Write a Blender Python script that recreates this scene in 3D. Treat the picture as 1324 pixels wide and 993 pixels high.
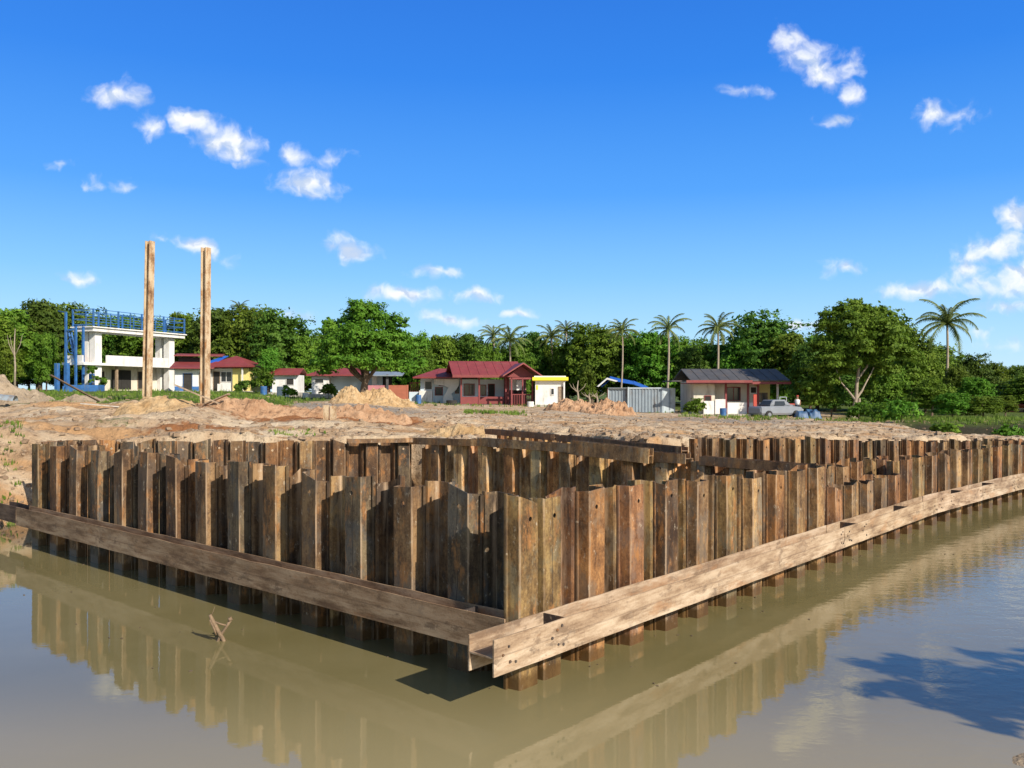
import bpy, math, random
import numpy as np
from mathutils import Vector, Matrix, noise as mnoise
R = math.radians
random.seed(7); rng = np.random.default_rng(11)
scn = bpy.context.scene
for o in list(bpy.data.objects): bpy.data.objects.remove(o)
col = scn.collection

# ---------------------------------------------------------------- camera
EYE = 3.7; F = 1120.0; CX = 662.0; HY = 506.0
cam = bpy.data.cameras.new('camera'); camo = bpy.data.objects.new('camera', cam); col.objects.link(camo)
camo.location = (0, 0, EYE); camo.rotation_euler = (R(90), 0, 0)
cam.sensor_width = 36; cam.lens = 36*F/1324; cam.shift_y = (HY-496.5)/1324; cam.clip_end = 6000; cam.clip_start = .1
scn.camera = camo
scn.view_settings.view_transform = 'Standard'; scn.view_settings.look = 'None'
scn.view_settings.exposure = 0.42; scn.view_settings.gamma = 1
scn.cycles.max_bounces = 6

def gp(px, py, z):                       # point of height z seen at a pixel of the photo
    Y = F*(EYE-z)/(py-HY); return ((px-CX)/F*Y, Y, z)
def pxz(px, Y): return (px-CX)/F*Y

# ---------------------------------------------------------------- light
SEL = 31.0; SH = Vector((.670, -.742))                # horizontal direction towards the sun
sun = bpy.data.lights.new('sun', 'SUN'); suno = bpy.data.objects.new('sun', sun); col.objects.link(suno)
sun.energy = 4.6; sun.angle = R(.5); sun.color = (1.0, .90, .76)
sd = Vector((SH.x*math.cos(R(SEL)), SH.y*math.cos(R(SEL)), math.sin(R(SEL))))
suno.rotation_euler = sd.to_track_quat('Z', 'Y').to_euler(); suno.location = sd*50

# ---------------------------------------------------------------- node helpers
def N(nt, typ, **kw):
    n = nt.nodes.new(typ)
    for k, v in kw.items():
        if k.startswith('i_'):
            key = k[2:]
            if key.isdigit(): n.inputs[int(key)].default_value = v
            else: n.inputs[key.replace('_', ' ')].default_value = v
        else: setattr(n, k, v)
    return n
def L(nt, a, b): nt.links.new(a, b)
def ramp(nt, fac, stops, interp='LINEAR'):
    n = N(nt, 'ShaderNodeValToRGB'); e = n.color_ramp.elements; n.color_ramp.interpolation = interp
    while len(e) < len(stops): e.new(.5)
    for el, (p, c) in zip(e, stops):
        el.position = p; el.color = (*c, 1) if len(c) == 3 else c
    L(nt, fac, n.inputs[0]); return n.outputs[0]
def mix(nt, fac, a, b, blend='MIX'):
    n = N(nt, 'ShaderNodeMix', data_type='RGBA', blend_type=blend)
    for s, v in ((n.inputs[0], fac), (n.inputs[6], a), (n.inputs[7], b)):
        if isinstance(v, (int, float)): s.default_value = v
        elif isinstance(v, tuple): s.default_value = (*v, 1)
        else: L(nt, v, s)
    return n.outputs[2]
def mth(nt, op, a, b=None, c=None, clamp=False):
    n = N(nt, 'ShaderNodeMath', operation=op, use_clamp=clamp)
    for i, v in enumerate((a, b, c)):
        if v is None: continue
        if isinstance(v, (int, float)): n.inputs[i].default_value = v
        else: L(nt, v, n.inputs[i])
    return n.outputs[0]
def sstep(nt, v, a, b):
    n = N(nt, 'ShaderNodeMapRange', interpolation_type='SMOOTHSTEP'); n.inputs[1].default_value = a; n.inputs[2].default_value = b
    L(nt, v, n.inputs[0]); return n.outputs[0]

# ---------------------------------------------------------------- world: sky with clouds
w = bpy.data.worlds.new('World'); scn.world = w; w.use_nodes = True; nt = w.node_tree; nt.nodes.clear()
out = N(nt, 'ShaderNodeOutputWorld'); bg = N(nt, 'ShaderNodeBackground'); L(nt, bg.outputs[0], out.inputs[0])
bg.inputs[1].default_value = .105
sky = N(nt, 'ShaderNodeTexSky', sky_type='NISHITA', sun_disc=False, sun_elevation=R(SEL), sun_rotation=math.atan2(SH.x, SH.y),
        altitude=0, air_density=1.0, dust_density=.4, ozone_density=2.0)
tc = N(nt, 'ShaderNodeTexCoord'); sep = N(nt, 'ShaderNodeSeparateXYZ'); L(nt, tc.outputs['Generated'], sep.inputs[0])
yy = mth(nt, 'MAXIMUM', sep.outputs[1], .05)
u = mth(nt, 'DIVIDE', sep.outputs[0], yy); v = mth(nt, 'DIVIDE', sep.outputs[2], yy)
uv = N(nt, 'ShaderNodeCombineXYZ'); L(nt, u, uv.inputs[0]); L(nt, v, uv.inputs[1])
# warp
wn = N(nt, 'ShaderNodeTexNoise', noise_dimensions='2D', i_Scale=22.0, i_Detail=4.0); L(nt, uv.outputs[0], wn.inputs['Vector'])
ws = N(nt, 'ShaderNodeVectorMath', operation='SUBTRACT'); L(nt, wn.outputs['Color'], ws.inputs[0]); ws.inputs[1].default_value = (.5, .5, 0)
wm = N(nt, 'ShaderNodeVectorMath', operation='MULTIPLY'); L(nt, ws.outputs[0], wm.inputs[0]); wm.inputs[1].default_value = (.036, .022, 0)
wa = N(nt, 'ShaderNodeVectorMath', operation='ADD'); L(nt, uv.outputs[0], wa.inputs[0]); L(nt, wm.outputs[0], wa.inputs[1])
CL = [(155,121,34,18,0,.85),(197,164,26,18,-20,.8),(248,160,30,18,-30,1),(290,182,55,24,-15,1.05),(320,210,26,6,0,.5),(383,202,30,11,-25,.65),(430,206,26,9,20,.5),
 (402,238,46,18,-8,1),(262,321,40,13,-22,.85),(453,322,38,15,-18,1),(105,362,30,8,-8,.75),(522,382,50,12,-6,.95),(567,354,30,9,-5,.8),(612,381,38,9,-3,.85),
 (585,413,46,10,-8,.85),(668,405,24,6,0,.7),(205,305,18,5,-10,.4),(1020,55,26,24,-40,.85),(1055,85,44,26,-38,1.05),(1098,85,22,18,60,.75),(1100,122,18,16,0,.85),
 (965,118,26,7,-5,.55),(1205,150,26,18,10,.85),(1238,145,22,12,0,.35),(1088,347,24,11,0,.5),(1318,278,28,20,10,1.1),(1285,322,66,20,12,1.0),(1325,362,80,26,5,.95),
 (1185,376,60,13,2,.95),(1250,352,30,14,20,.8),(1027,420,36,9,0,.7),(1266,428,20,8,0,.6),(118,237,16,9,0,.4),(160,241,10,8,0,.3),(70,210,16,5,0,.3),(1080,157,20,7,0,.35),
 (395,405,24,5,0,.35),(1300,445,34,7,0,.4),(1340,395,90,10,0,.8)]
def density(vec):
    acc = None
    for (cx_, cy_, a_, b_, rot_, st_) in CL:
        m = N(nt, 'ShaderNodeMapping', vector_type='TEXTURE'); L(nt, vec, m.inputs[0])
        m.inputs['Location'].default_value = ((cx_-CX)/F, (HY-cy_)/F, 0); m.inputs['Rotation'].default_value = (0, 0, R(rot_)); m.inputs['Scale'].default_value = (a_*.98/F, b_*1.0/F, 1)
        ln = N(nt, 'ShaderNodeVectorMath', operation='LENGTH'); L(nt, m.outputs[0], ln.inputs[0])
        d = mth(nt, 'MULTIPLY_ADD', ln.outputs['Value'], -st_, st_)
        acc = d if acc is None else mth(nt, 'SMOOTH_MAX', acc, d, .12)
    cn = N(nt, 'ShaderNodeTexNoise', noise_dimensions='2D', i_Scale=46.0, i_Detail=6.0, i_Roughness=.5); L(nt, vec, cn.inputs['Vector'])
    return mth(nt, 'ADD', acc, mth(nt, 'MULTIPLY_ADD', cn.outputs[0], 1.5, -.82))
den = density(wa.outputs[0])
off = N(nt, 'ShaderNodeVectorMath', operation='ADD'); L(nt, wa.outputs[0], off.inputs[0]); off.inputs[1].default_value = (.004, .0075, 0)
def fluff(vec, sc):
    q = N(nt, 'ShaderNodeTexNoise', noise_dimensions='2D', i_Scale=sc, i_Detail=4.0, i_Roughness=.5); L(nt, vec, q.inputs['Vector']); return q.outputs[0]
shade = mth(nt, 'SUBTRACT', fluff(wa.outputs[0], 30.0), fluff(off.outputs[0], 30.0))
front = mth(nt, 'GREATER_THAN', sep.outputs[1], .1)
alpha = mth(nt, 'MULTIPLY', sstep(nt, den, -.26, .95), front)
alpha = mth(nt, 'MULTIPLY', alpha, sstep(nt, v, .01, .05))
ccol = mix(nt, sstep(nt, shade, -.13, .05), (4.3, 5.1, 6.5), (7.3, 7.45, 7.7))
el = mth(nt, 'MULTIPLY', sep.outputs[2], 1.0)
grad = ramp(nt, el, [(0, (.50, .70, .83)), (.06, (.34, .60, .84)), (.13, (.18, .46, .83)), (.22, (.060, .295, .80)), (.34, (.018, .190, .70)), (.5, (.010, .12, .56))])
grad = mix(nt, 1.0, grad, (9.2, 9.2, 9.2), 'MULTIPLY')
fr = mth(nt, 'MULTIPLY', sstep(nt, sep.outputs[1], .1, .6), mth(nt, 'SUBTRACT', 1.0, sstep(nt, el, .42, .62)))
skc = mix(nt, mth(nt, 'MULTIPLY', fr, .9), sky.outputs[0], grad)
fin = mix(nt, alpha, skc, ccol)
L(nt, fin, bg.inputs[0])

# ---------------------------------------------------------------- materials
MATS = {}
def mat(name):
    m = bpy.data.materials.new(name); m.use_nodes = True; nt = m.node_tree
    b = nt.nodes['Principled BSDF']; MATS[name] = m; return m, nt, b
def bump(nt, b, h, strength=.3, dist=.02):
    n = N(nt, 'ShaderNodeBump', i_Strength=strength, i_Distance=dist); L(nt, h, n.inputs['Height']); L(nt, n.outputs[0], b.inputs['Normal'])
def noise(nt, vec, scale, detail=4, rough=.55):
    n = N(nt, 'ShaderNodeTexNoise', i_Scale=scale, i_Detail=detail, i_Roughness=rough)
    if vec is not None: L(nt, vec, n.inputs['Vector'])
    return n.outputs[0]
def vscale(nt, vec, s, add=None):
    n = N(nt, 'ShaderNodeVectorMath', operation='MULTIPLY'); L(nt, vec, n.inputs[0]); n.inputs[1].default_value = s
    return n.outputs[0]
def plain(name, c, rough=.7, var=.12, scale=3.0, metal=0, bmp=.1, dirt=None):
    m, nt, b = mat(name); tc = N(nt, 'ShaderNodeTexCoord')
    n = noise(nt, tc.outputs['Object'], scale, 6, .65)
    lo = tuple(x*(1-var*1.6) for x in c); hi = tuple(min(1, x*(1+var)) for x in c)
    cc = ramp(nt, n, [(.3, lo), (.7, hi)])
    if dirt:
        n2 = noise(nt, vscale(nt, tc.outputs['Object'], (1, 1, .25)), scale*1.7, 8, .7)
        cc = mix(nt, sstep(nt, n2, .5, .72), cc, dirt)
    L(nt, cc, b.inputs['Base Color']); b.inputs['Roughness'].default_value = rough; b.inputs['Metallic'].default_value = metal
    if bmp: bump(nt, b, noise(nt, tc.outputs['Object'], scale*8, 4), bmp, .02)
    return m

def steel(name, stops, wet=True, streak=.5, tint=True, hs=1.0):
    m, nt, b = mat(name); tc = N(nt, 'ShaderNodeTexCoord'); oi = N(nt, 'ShaderNodeObjectInfo')
    rv = N(nt, 'ShaderNodeCombineXYZ'); r1 = mth(nt, 'MULTIPLY', oi.outputs['Random'], 91.0); r2 = mth(nt, 'MULTIPLY', oi.outputs['Random'], 37.3)
    L(nt, r1, rv.inputs[0]); L(nt, r2, rv.inputs[1]); L(nt, r1, rv.inputs[2])
    ad = N(nt, 'ShaderNodeVectorMath', operation='ADD'); L(nt, tc.outputs['Object'], ad.inputs[0]); L(nt, rv.outputs[0], ad.inputs[1])
    P = ad.outputs[0]
    big = noise(nt, vscale(nt, P, (1.9, 1.9, 1.1)), hs, 8, .68)
    st = noise(nt, vscale(nt, P, (9, 9, 1.0)), 1.0, 6, .65)
    fine = noise(nt, P, 26, 5, .7)
    val = mth(nt, 'ADD', mth(nt, 'MULTIPLY', big, .70), mth(nt, 'MULTIPLY', st, .30))
    val = mth(nt, 'MULTIPLY_ADD', mth(nt, 'SUBTRACT', fine, .5), .25, val)
    c = ramp(nt, val, stops)
    if name == 'rusty_steel':
        n7 = noise(nt, vscale(nt, P, (2.2, 2.2, 1.2)), 1.1, 8, .7); c = mix(nt, mth(nt, 'MULTIPLY', sstep(nt, n7, .50, .58), .62), c, (.155, .140, .125))
        n8 = noise(nt, P, 7.0, 8, .75); c = mix(nt, mth(nt, 'MULTIPLY', sstep(nt, n8, .56, .64), .5), c, (.06, .035, .022))
    if tint: c = mix(nt, 1.0, c, oi.outputs['Color'], 'MULTIPLY')
    if name == 'rusty_steel':
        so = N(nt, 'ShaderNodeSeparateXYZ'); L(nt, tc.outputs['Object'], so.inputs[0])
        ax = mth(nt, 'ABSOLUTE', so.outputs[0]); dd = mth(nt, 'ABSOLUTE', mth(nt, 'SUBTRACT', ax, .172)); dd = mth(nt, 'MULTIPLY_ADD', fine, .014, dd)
        c = mix(nt, mth(nt, 'MULTIPLY', mth(nt, 'SUBTRACT', 1.0, sstep(nt, dd, .010, .020)), mth(nt, 'MULTIPLY', sstep(nt, st, .35, .6), .6)), c, (.52, .37, .24))  # pale worn line on the folds, doubling as a painted edge highlight
        cr = mth(nt, 'ABSOLUTE', mth(nt, 'ADD', so.outputs[0], mth(nt, 'MULTIPLY_ADD', noise(nt, vscale(nt, P, (1, 1, 1.2)), 1.0, 2), .08, -.05)))
        crm = mth(nt, 'MULTIPLY', mth(nt, 'SUBTRACT', 1.0, sstep(nt, cr, .003, .011)), mth(nt, 'GREATER_THAN', oi.outputs['Random'], .5))
        c = mix(nt, mth(nt, 'MULTIPLY', crm, .75), c, (.03, .02, .015))
        lk = sstep(nt, mth(nt, 'MULTIPLY_ADD', fine, .02, ax), .240, .256); c = mix(nt, mth(nt, 'MULTIPLY', lk, .55), c, (.045, .03, .02))
    # pale mineral scale and orange rust blotches
    n3 = noise(nt, vscale(nt, P, (3, 3, 1.3)), 1.4, 7, .72)
    c = mix(nt, mth(nt, 'MULTIPLY', sstep(nt, n3, .53, .66), .7), c, (.34, .15, .045))
    n4 = noise(nt, vscale(nt, P, (5, 5, 3)), 2.3, 8, .75)
    c = mix(nt, mth(nt, 'MULTIPLY', sstep(nt, n4, .58, .68), .6), c, (.50, .42, .31))
    n5 = noise(nt, vscale(nt, P, (4, 4, 1.0)), 1.9, 8, .7)
    c = mix(nt, mth(nt, 'MULTIPLY', sstep(nt, n5, .58, .68), .7), c, (.035, .026, .022))
    if wet:
        geo = N(nt, 'ShaderNodeNewGeometry'); sp = N(nt, 'ShaderNodeSeparateXYZ'); L(nt, geo.outputs['Position'], sp.inputs[0])
        zz = mth(nt, 'MULTIPLY_ADD', fine, .10, sp.outputs[2]); zz = mth(nt, 'MULTIPLY_ADD', big, .14, zz)
        wetf = mth(nt, 'SUBTRACT', 1.0, sstep(nt, zz, .24, .32))
        c = mix(nt, mth(nt, 'MULTIPLY', wetf, .8), c, (.085, .045, .015))
        ro = mth(nt, 'MULTIPLY_ADD', wetf, -.35, .72); L(nt, ro, b.inputs['Roughness'])
    else: b.inputs['Roughness'].default_value = .72
    b.inputs['Specular IOR Level'].default_value = .35
    L(nt, c, b.inputs['Base Color'])
    hgt = mth(nt, 'ADD', mth(nt, 'MULTIPLY', fine, .4), mth(nt, 'ADD', n3, mth(nt, 'MULTIPLY', st, .6)))
    bump(nt, b, hgt, .55, .012)
    return m
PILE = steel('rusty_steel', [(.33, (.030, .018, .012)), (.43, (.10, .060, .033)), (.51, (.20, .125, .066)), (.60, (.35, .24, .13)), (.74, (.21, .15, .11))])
def beammat():
    m, nt, b = mat('pale_weathered_steel'); tc = N(nt, 'ShaderNodeTexCoord'); oi = N(nt, 'ShaderNodeObjectInfo')
    rv = N(nt, 'ShaderNodeCombineXYZ'); L(nt, mth(nt, 'MULTIPLY', oi.outputs['Random'], 73.0), rv.inputs[0])
    ad = N(nt, 'ShaderNodeVectorMath', operation='ADD'); L(nt, tc.outputs['Object'], ad.inputs[0]); L(nt, rv.outputs[0], ad.inputs[1]); P = ad.outputs[0]
    so = N(nt, 'ShaderNodeSeparateXYZ'); L(nt, tc.outputs['Object'], so.inputs[0])
    g1 = noise(nt, vscale(nt, P, (.9, 3, 4.5)), 1.3, 7, .65); g2 = noise(nt, vscale(nt, P, (.5, 6, 16)), 2.2, 5, .6); fine = noise(nt, P, 30, 4, .7)
    val = mth(nt, 'ADD', mth(nt, 'MULTIPLY', g1, .65), mth(nt, 'MULTIPLY_ADD', fine, .12, mth(nt, 'MULTIPLY', g2, .16)))
    c = ramp(nt, val, [(.36, (.20, .13, .085)), (.45, (.42, .31, .215)), (.53, (.60, .48, .36)), (.66, (.70, .59, .46))])
    n5 = noise(nt, vscale(nt, P, (2.2, 2, 5)), 1.2, 8, .72); c = mix(nt, mth(nt, 'MULTIPLY', sstep(nt, n5, .54, .64), .7), c, (.16, .115, .085)); n9 = noise(nt, P, 3.0, 8, .75); c = mix(nt, mth(nt, 'MULTIPLY', sstep(nt, n9, .56, .66), .45), c, (.30, .26, .22))
    n6 = noise(nt, vscale(nt, P, (1.1, 2, 3)), .9, 6, .7); c = mix(nt, mth(nt, 'MULTIPLY', sstep(nt, n6, .55, .66), .5), c, (.44, .24, .12))
    wob = mth(nt, 'MULTIPLY_ADD', g1, .05, -.025); ln_ = mth(nt, 'ABSOLUTE', mth(nt, 'SUBTRACT', mth(nt, 'ADD', so.outputs[2], wob), .215))
    c = mix(nt, mth(nt, 'MULTIPLY', mth(nt, 'SUBTRACT', 1.0, sstep(nt, ln_, .003, .014)), .4), c, (.16, .11, .08))
    c = mix(nt, mth(nt, 'MULTIPLY', sstep(nt, so.outputs[2], .20, .24), .22), c, (.38, .26, .17))
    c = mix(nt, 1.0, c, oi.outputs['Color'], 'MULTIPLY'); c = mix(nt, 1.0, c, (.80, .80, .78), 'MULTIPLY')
    L(nt, c, b.inputs['Base Color']); b.inputs['Roughness'].default_value = .75; b.inputs['Specular IOR Level'].default_value = .3
    bump(nt, b, mth(nt, 'ADD', mth(nt, 'ADD', g1, n5), mth(nt, 'MULTIPLY', fine, .3)), .5, .012); return m
BEAM = beammat()
_old = steel('pale_weathered_steel', [(.30, (.24, .165, .115)), (.44, (.44, .33, .235)), (.56, (.56, .44, .33)), (.72, (.62, .51, .40))], wet=False)
PLATE = steel('dark_plate_steel', [(.3, (.03, .025, .025)), (.7, (.09, .07, .06))], wet=False)

# ground
m, nt, b = mat('soil'); geo = N(nt, 'ShaderNodeNewGeometry'); P = geo.outputs['Position']
sp = N(nt, 'ShaderNodeSeparateXYZ'); L(nt, P, sp.inputs[0])
n1 = noise(nt, P, .10, 6, .6); n2 = noise(nt, P, .55, 7, .65); n3 = noise(nt, P, 3.2, 8, .72); n4 = noise(nt, vscale(nt, P, (.22, 1.1, 1)), .5, 6, .6)
c = ramp(nt, n2, [(.30, (.36, .23, .13)), (.45, (.54, .39, .25)), (.58, (.64, .50, .34)), (.75, (.68, .56, .41))])
c = mix(nt, sstep(nt, n4, .50, .62), c, (.52, .31, .155))
c = mix(nt, mth(nt, 'MULTIPLY', sstep(nt, n3, .53, .64), .65), c, (.15, .092, .055))
att = N(nt, 'ShaderNodeAttribute', attribute_name='cover'); sc = N(nt, 'ShaderNodeSeparateColor'); L(nt, att.outputs[0], sc.inputs[0])
gn = mth(nt, 'MULTIPLY_ADD', n3, .9, mth(nt, 'MULTIPLY', n2, .5)); gn = mth(nt, 'SUBTRACT', gn, .70)
grav = ramp(nt, n3, [(.3, (.20, .165, .13)), (.6, (.39, .33, .265)), (.8, (.48, .42, .34))])
c = mix(nt, sstep(nt, mth(nt, 'ADD', sc.outputs[1], gn), .35, .65), c, grav)                 # grey gravel
c = mix(nt, sstep(nt, mth(nt, 'ADD', sc.outputs[2], gn), .35, .65), c, (.33, .145, .06))     # red clods
gr = ramp(nt, n3, [(.3, (.05, .075, .015)), (.7, (.14, .19, .04))])
c = mix(nt, sstep(nt, mth(nt, 'ADD', sc.outputs[0], gn), .35, .65), c, gr)                   # green
att2 = N(nt, 'ShaderNodeAttribute', attribute_name='dark'); sc2 = N(nt, 'ShaderNodeSeparateColor'); L(nt, att2.outputs[0], sc2.inputs[0])
c = mix(nt, sc2.outputs[0], c, (.045, .04, .022))
L(nt, c, b.inputs['Base Color']); b.inputs['Roughness'].default_value = .95; b.inputs['Specular IOR Level'].default_value = .15
n9 = noise(nt, P, 9.0, 6, .75)
bump(nt, b, mth(nt, 'MULTIPLY_ADD', n9, .35, mth(nt, 'MULTIPLY_ADD', n3, .6, n2)), 1.0, .26)
SOIL = m
def clod_mat(name, a, c2, dark):
    m, nt, b = mat(name); geo = N(nt, 'ShaderNodeNewGeometry'); P = geo.outputs['Position']
    n1 = noise(nt, P, 1.2, 8, .7); n2 = noise(nt, P, 4.5, 6, .7)
    c = ramp(nt, n1, [(.33, a), (.66, c2)]); c = mix(nt, mth(nt, 'MULTIPLY', sstep(nt, n2, .55, .66), .6), c, dark)
    L(nt, c, b.inputs['Base Color']); b.inputs['Roughness'].default_value = .95; b.inputs['Specular IOR Level'].default_value = .1
    bump(nt, b, n2, .9, .15); return m
HEAPY = clod_mat('yellow_clay', (.36, .22, .10), (.58, .42, .24), (.16, .10, .05))
HEAPR = clod_mat('red_clay', (.32, .175, .095), (.52, .34, .21), (.13, .07, .04))
HEAPG = clod_mat('grey_brown_clay', (.25, .19, .13), (.44, .35, .25), (.12, .09, .05))

# water
m, nt, b = mat('muddy_water'); geo = N(nt, 'ShaderNodeNewGeometry'); P = geo.outputs['Position']
mud = noise(nt, P, .16, 5, .6)
sp = N(nt, 'ShaderNodeSeparateXYZ'); L(nt, P, sp.inputs[0])
c = ramp(nt, mud, [(.35, (.165, .140, .058)), (.65, (.220, .187, .090))])
near = mth(nt, 'SUBTRACT', 1.0, sstep(nt, mth(nt, 'MULTIPLY_ADD', mud, 3.0, sp.outputs[1]), 9.6, 13.0))
c = mix(nt, near, c, (.30, .248, .125))
L(nt, c, b.inputs['Base Color']); b.inputs['Roughness'].default_value = .025; b.inputs['IOR'].default_value = 1.44
r1 = noise(nt, vscale(nt, P, (1.0, 1.5, 1)), 2.6, 3, .5); r2 = noise(nt, P, .7, 2, .5); r3 = noise(nt, vscale(nt, P, (1, 1.6, 1)), 11, 2, .5)
rough = mth(nt, 'ADD', .2, mth(nt, 'MULTIPLY', sstep(nt, sp.outputs[0], 2, 9), 1.5))
h = mth(nt, 'ADD', mth(nt, 'MULTIPLY', r1, .6), mth(nt, 'MULTIPLY', r2, .8)); h = mth(nt, 'MULTIPLY_ADD', r3, .16, h)
h = mth(nt, 'MULTIPLY', h, rough)
bump(nt, b, h, .16, .05)
WATER = m

WHITE = plain('white_plaster', (.74, .73, .70), .8, .06, 1.2, dirt=(.50, .47, .42))
CREAM = plain('cream_plaster', (.66, .61, .50), .8, .08, 1.0, dirt=(.42, .36, .28))
PALEBLUE = plain('pale_blue_boards', (.55, .66, .74), .7, .06, 1.2)
YELLOW = plain('yellow_paint', (.80, .66, .03), .6, .05, 2)
YELLOWW = plain('yellow_wall', (.74, .62, .22), .8, .08, 1.2)
PINK = plain('pink_plaster', (.50, .20, .22), .8, .1, 1.2)
BRICK = plain('red_brown_wall', (.36, .12, .07), .85, .12, 2)
REDROOF = plain('red_roof', (.235, .042, .042), .55, .14, 1.0, dirt=(.22, .07, .05))
MAROON = plain('maroon_paint', (.20, .035, .035), .6, .12, 2)
DARKROOF = plain('dark_grey_roof', (.075, .075, .08), .7, .2, 1.0, dirt=(.12, .09, .07))
BLUE = plain('blue_paint', (.03, .13, .36), .55, .25, 2, dirt=(.10, .14, .20))
BLUETARP = plain('blue_tarp', (.025, .12, .50), .4, .15, 1.5)
GTARP = plain('faded_blue_tarp', (.05, .12, .24), .5, .25, 1.5)
GLASS = plain('dark_glass', (.025, .03, .035), .15, .2, 2, bmp=0)
DARK = plain('dark_interior', (.03, .028, .026), .9, .2, 2)
WOOD = plain('weathered_wood', (.33, .24, .16), .85, .25, 5, dirt=(.14, .09, .06))
TRUNK = plain('pale_bark', (.33, .27, .20), .9, .2, 4, bmp=.5)
DTRUNK = plain('dark_bark', (.13, .09, .06), .9, .25, 4, bmp=.5)
CONT = plain('grey_container_paint', (.24, .29, .33), .5, .1, 1.2, dirt=(.16, .12, .09))
CONTL = plain('light_container_paint', (.42, .49, .53), .5, .08, 1.2, dirt=(.3, .27, .24))
TYRE = plain('tyre_rubber', (.02, .02, .02), .85)
CARP = plain('silver_car_paint', (.22, .24, .27), .35, .08, 1, bmp=0)
CONCR = plain('old_concrete', (.42, .39, .34), .9, .15, 2, dirt=(.2, .17, .13))
SKIN = plain('skin', (.30, .16, .10), .6, .05, 4, bmp=0)
CLOTH = plain('dark_cloth', (.03, .04, .07), .9)
CLOTHW = plain('white_cloth', (.7, .7, .68), .9)
REDP = plain('red_paint', (.45, .06, .035), .5)
HBEAM = steel('post_steel', [(.34, (.12, .055, .025)), (.44, (.30, .18, .09)), (.54, (.52, .41, .27)), (.72, (.50, .38, .24))], wet=False)

def leafmat(name, a, b_, c_):
    m, nt, b = mat(name); tc = N(nt, 'ShaderNodeTexCoord'); oi = N(nt, 'ShaderNodeObjectInfo')
    n = noise(nt, tc.outputs['Object'], .55, 4, .6); n2 = noise(nt, tc.outputs['Object'], 4.0, 3)
    c = ramp(nt, mth(nt, 'ADD', mth(nt, 'MULTIPLY', n, .6), mth(nt, 'MULTIPLY', n2, .4)), [(.36, a), (.5, b_), (.64, c_)])
    hs = N(nt, 'ShaderNodeHueSaturation'); L(nt, c, hs.inputs['Color'])
    L(nt, mth(nt, 'MULTIPLY_ADD', oi.outputs['Random'], .04, .475), hs.inputs['Hue']); L(nt, mth(nt, 'MULTIPLY_ADD', oi.outputs['Random'], .5, .78), hs.inputs['Value'])
    L(nt, hs.outputs[0], b.inputs['Base Color']); b.inputs['Roughness'].default_value = .65; b.inputs['Specular IOR Level'].default_value = .25
    tr = N(nt, 'ShaderNodeBsdfTranslucent'); L(nt, hs.outputs[0], tr.inputs[0]); ms = N(nt, 'ShaderNodeMixShader', i_0=.35)
    L(nt, b.outputs[0], ms.inputs[1]); L(nt, tr.outputs[0], ms.inputs[2]); L(nt, ms.outputs[0], nt.nodes['Material Output'].inputs[0]); return m
LEAF = leafmat('leaf_green', (.055, .122, .010), (.108, .205, .017), (.19, .30, .03))
LEAFB = leafmat('leaf_bright', (.048, .122, .010), (.094, .208, .016), (.17, .29, .03))
LEAFD = leafmat('leaf_dark', (.038, .092, .010), (.072, .150, .017), (.13, .22, .028))
LEAFO = leafmat('leaf_olive', (.062, .122, .010), (.120, .210, .018), (.21, .31, .035))
PALML = leafmat('palm_leaf', (.09, .13, .03), (.16, .21, .055), (.27, .30, .10))
GRASSM = leafmat('grass_blade', (.07, .13, .015), (.14, .22, .03), (.24, .30, .06))

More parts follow.
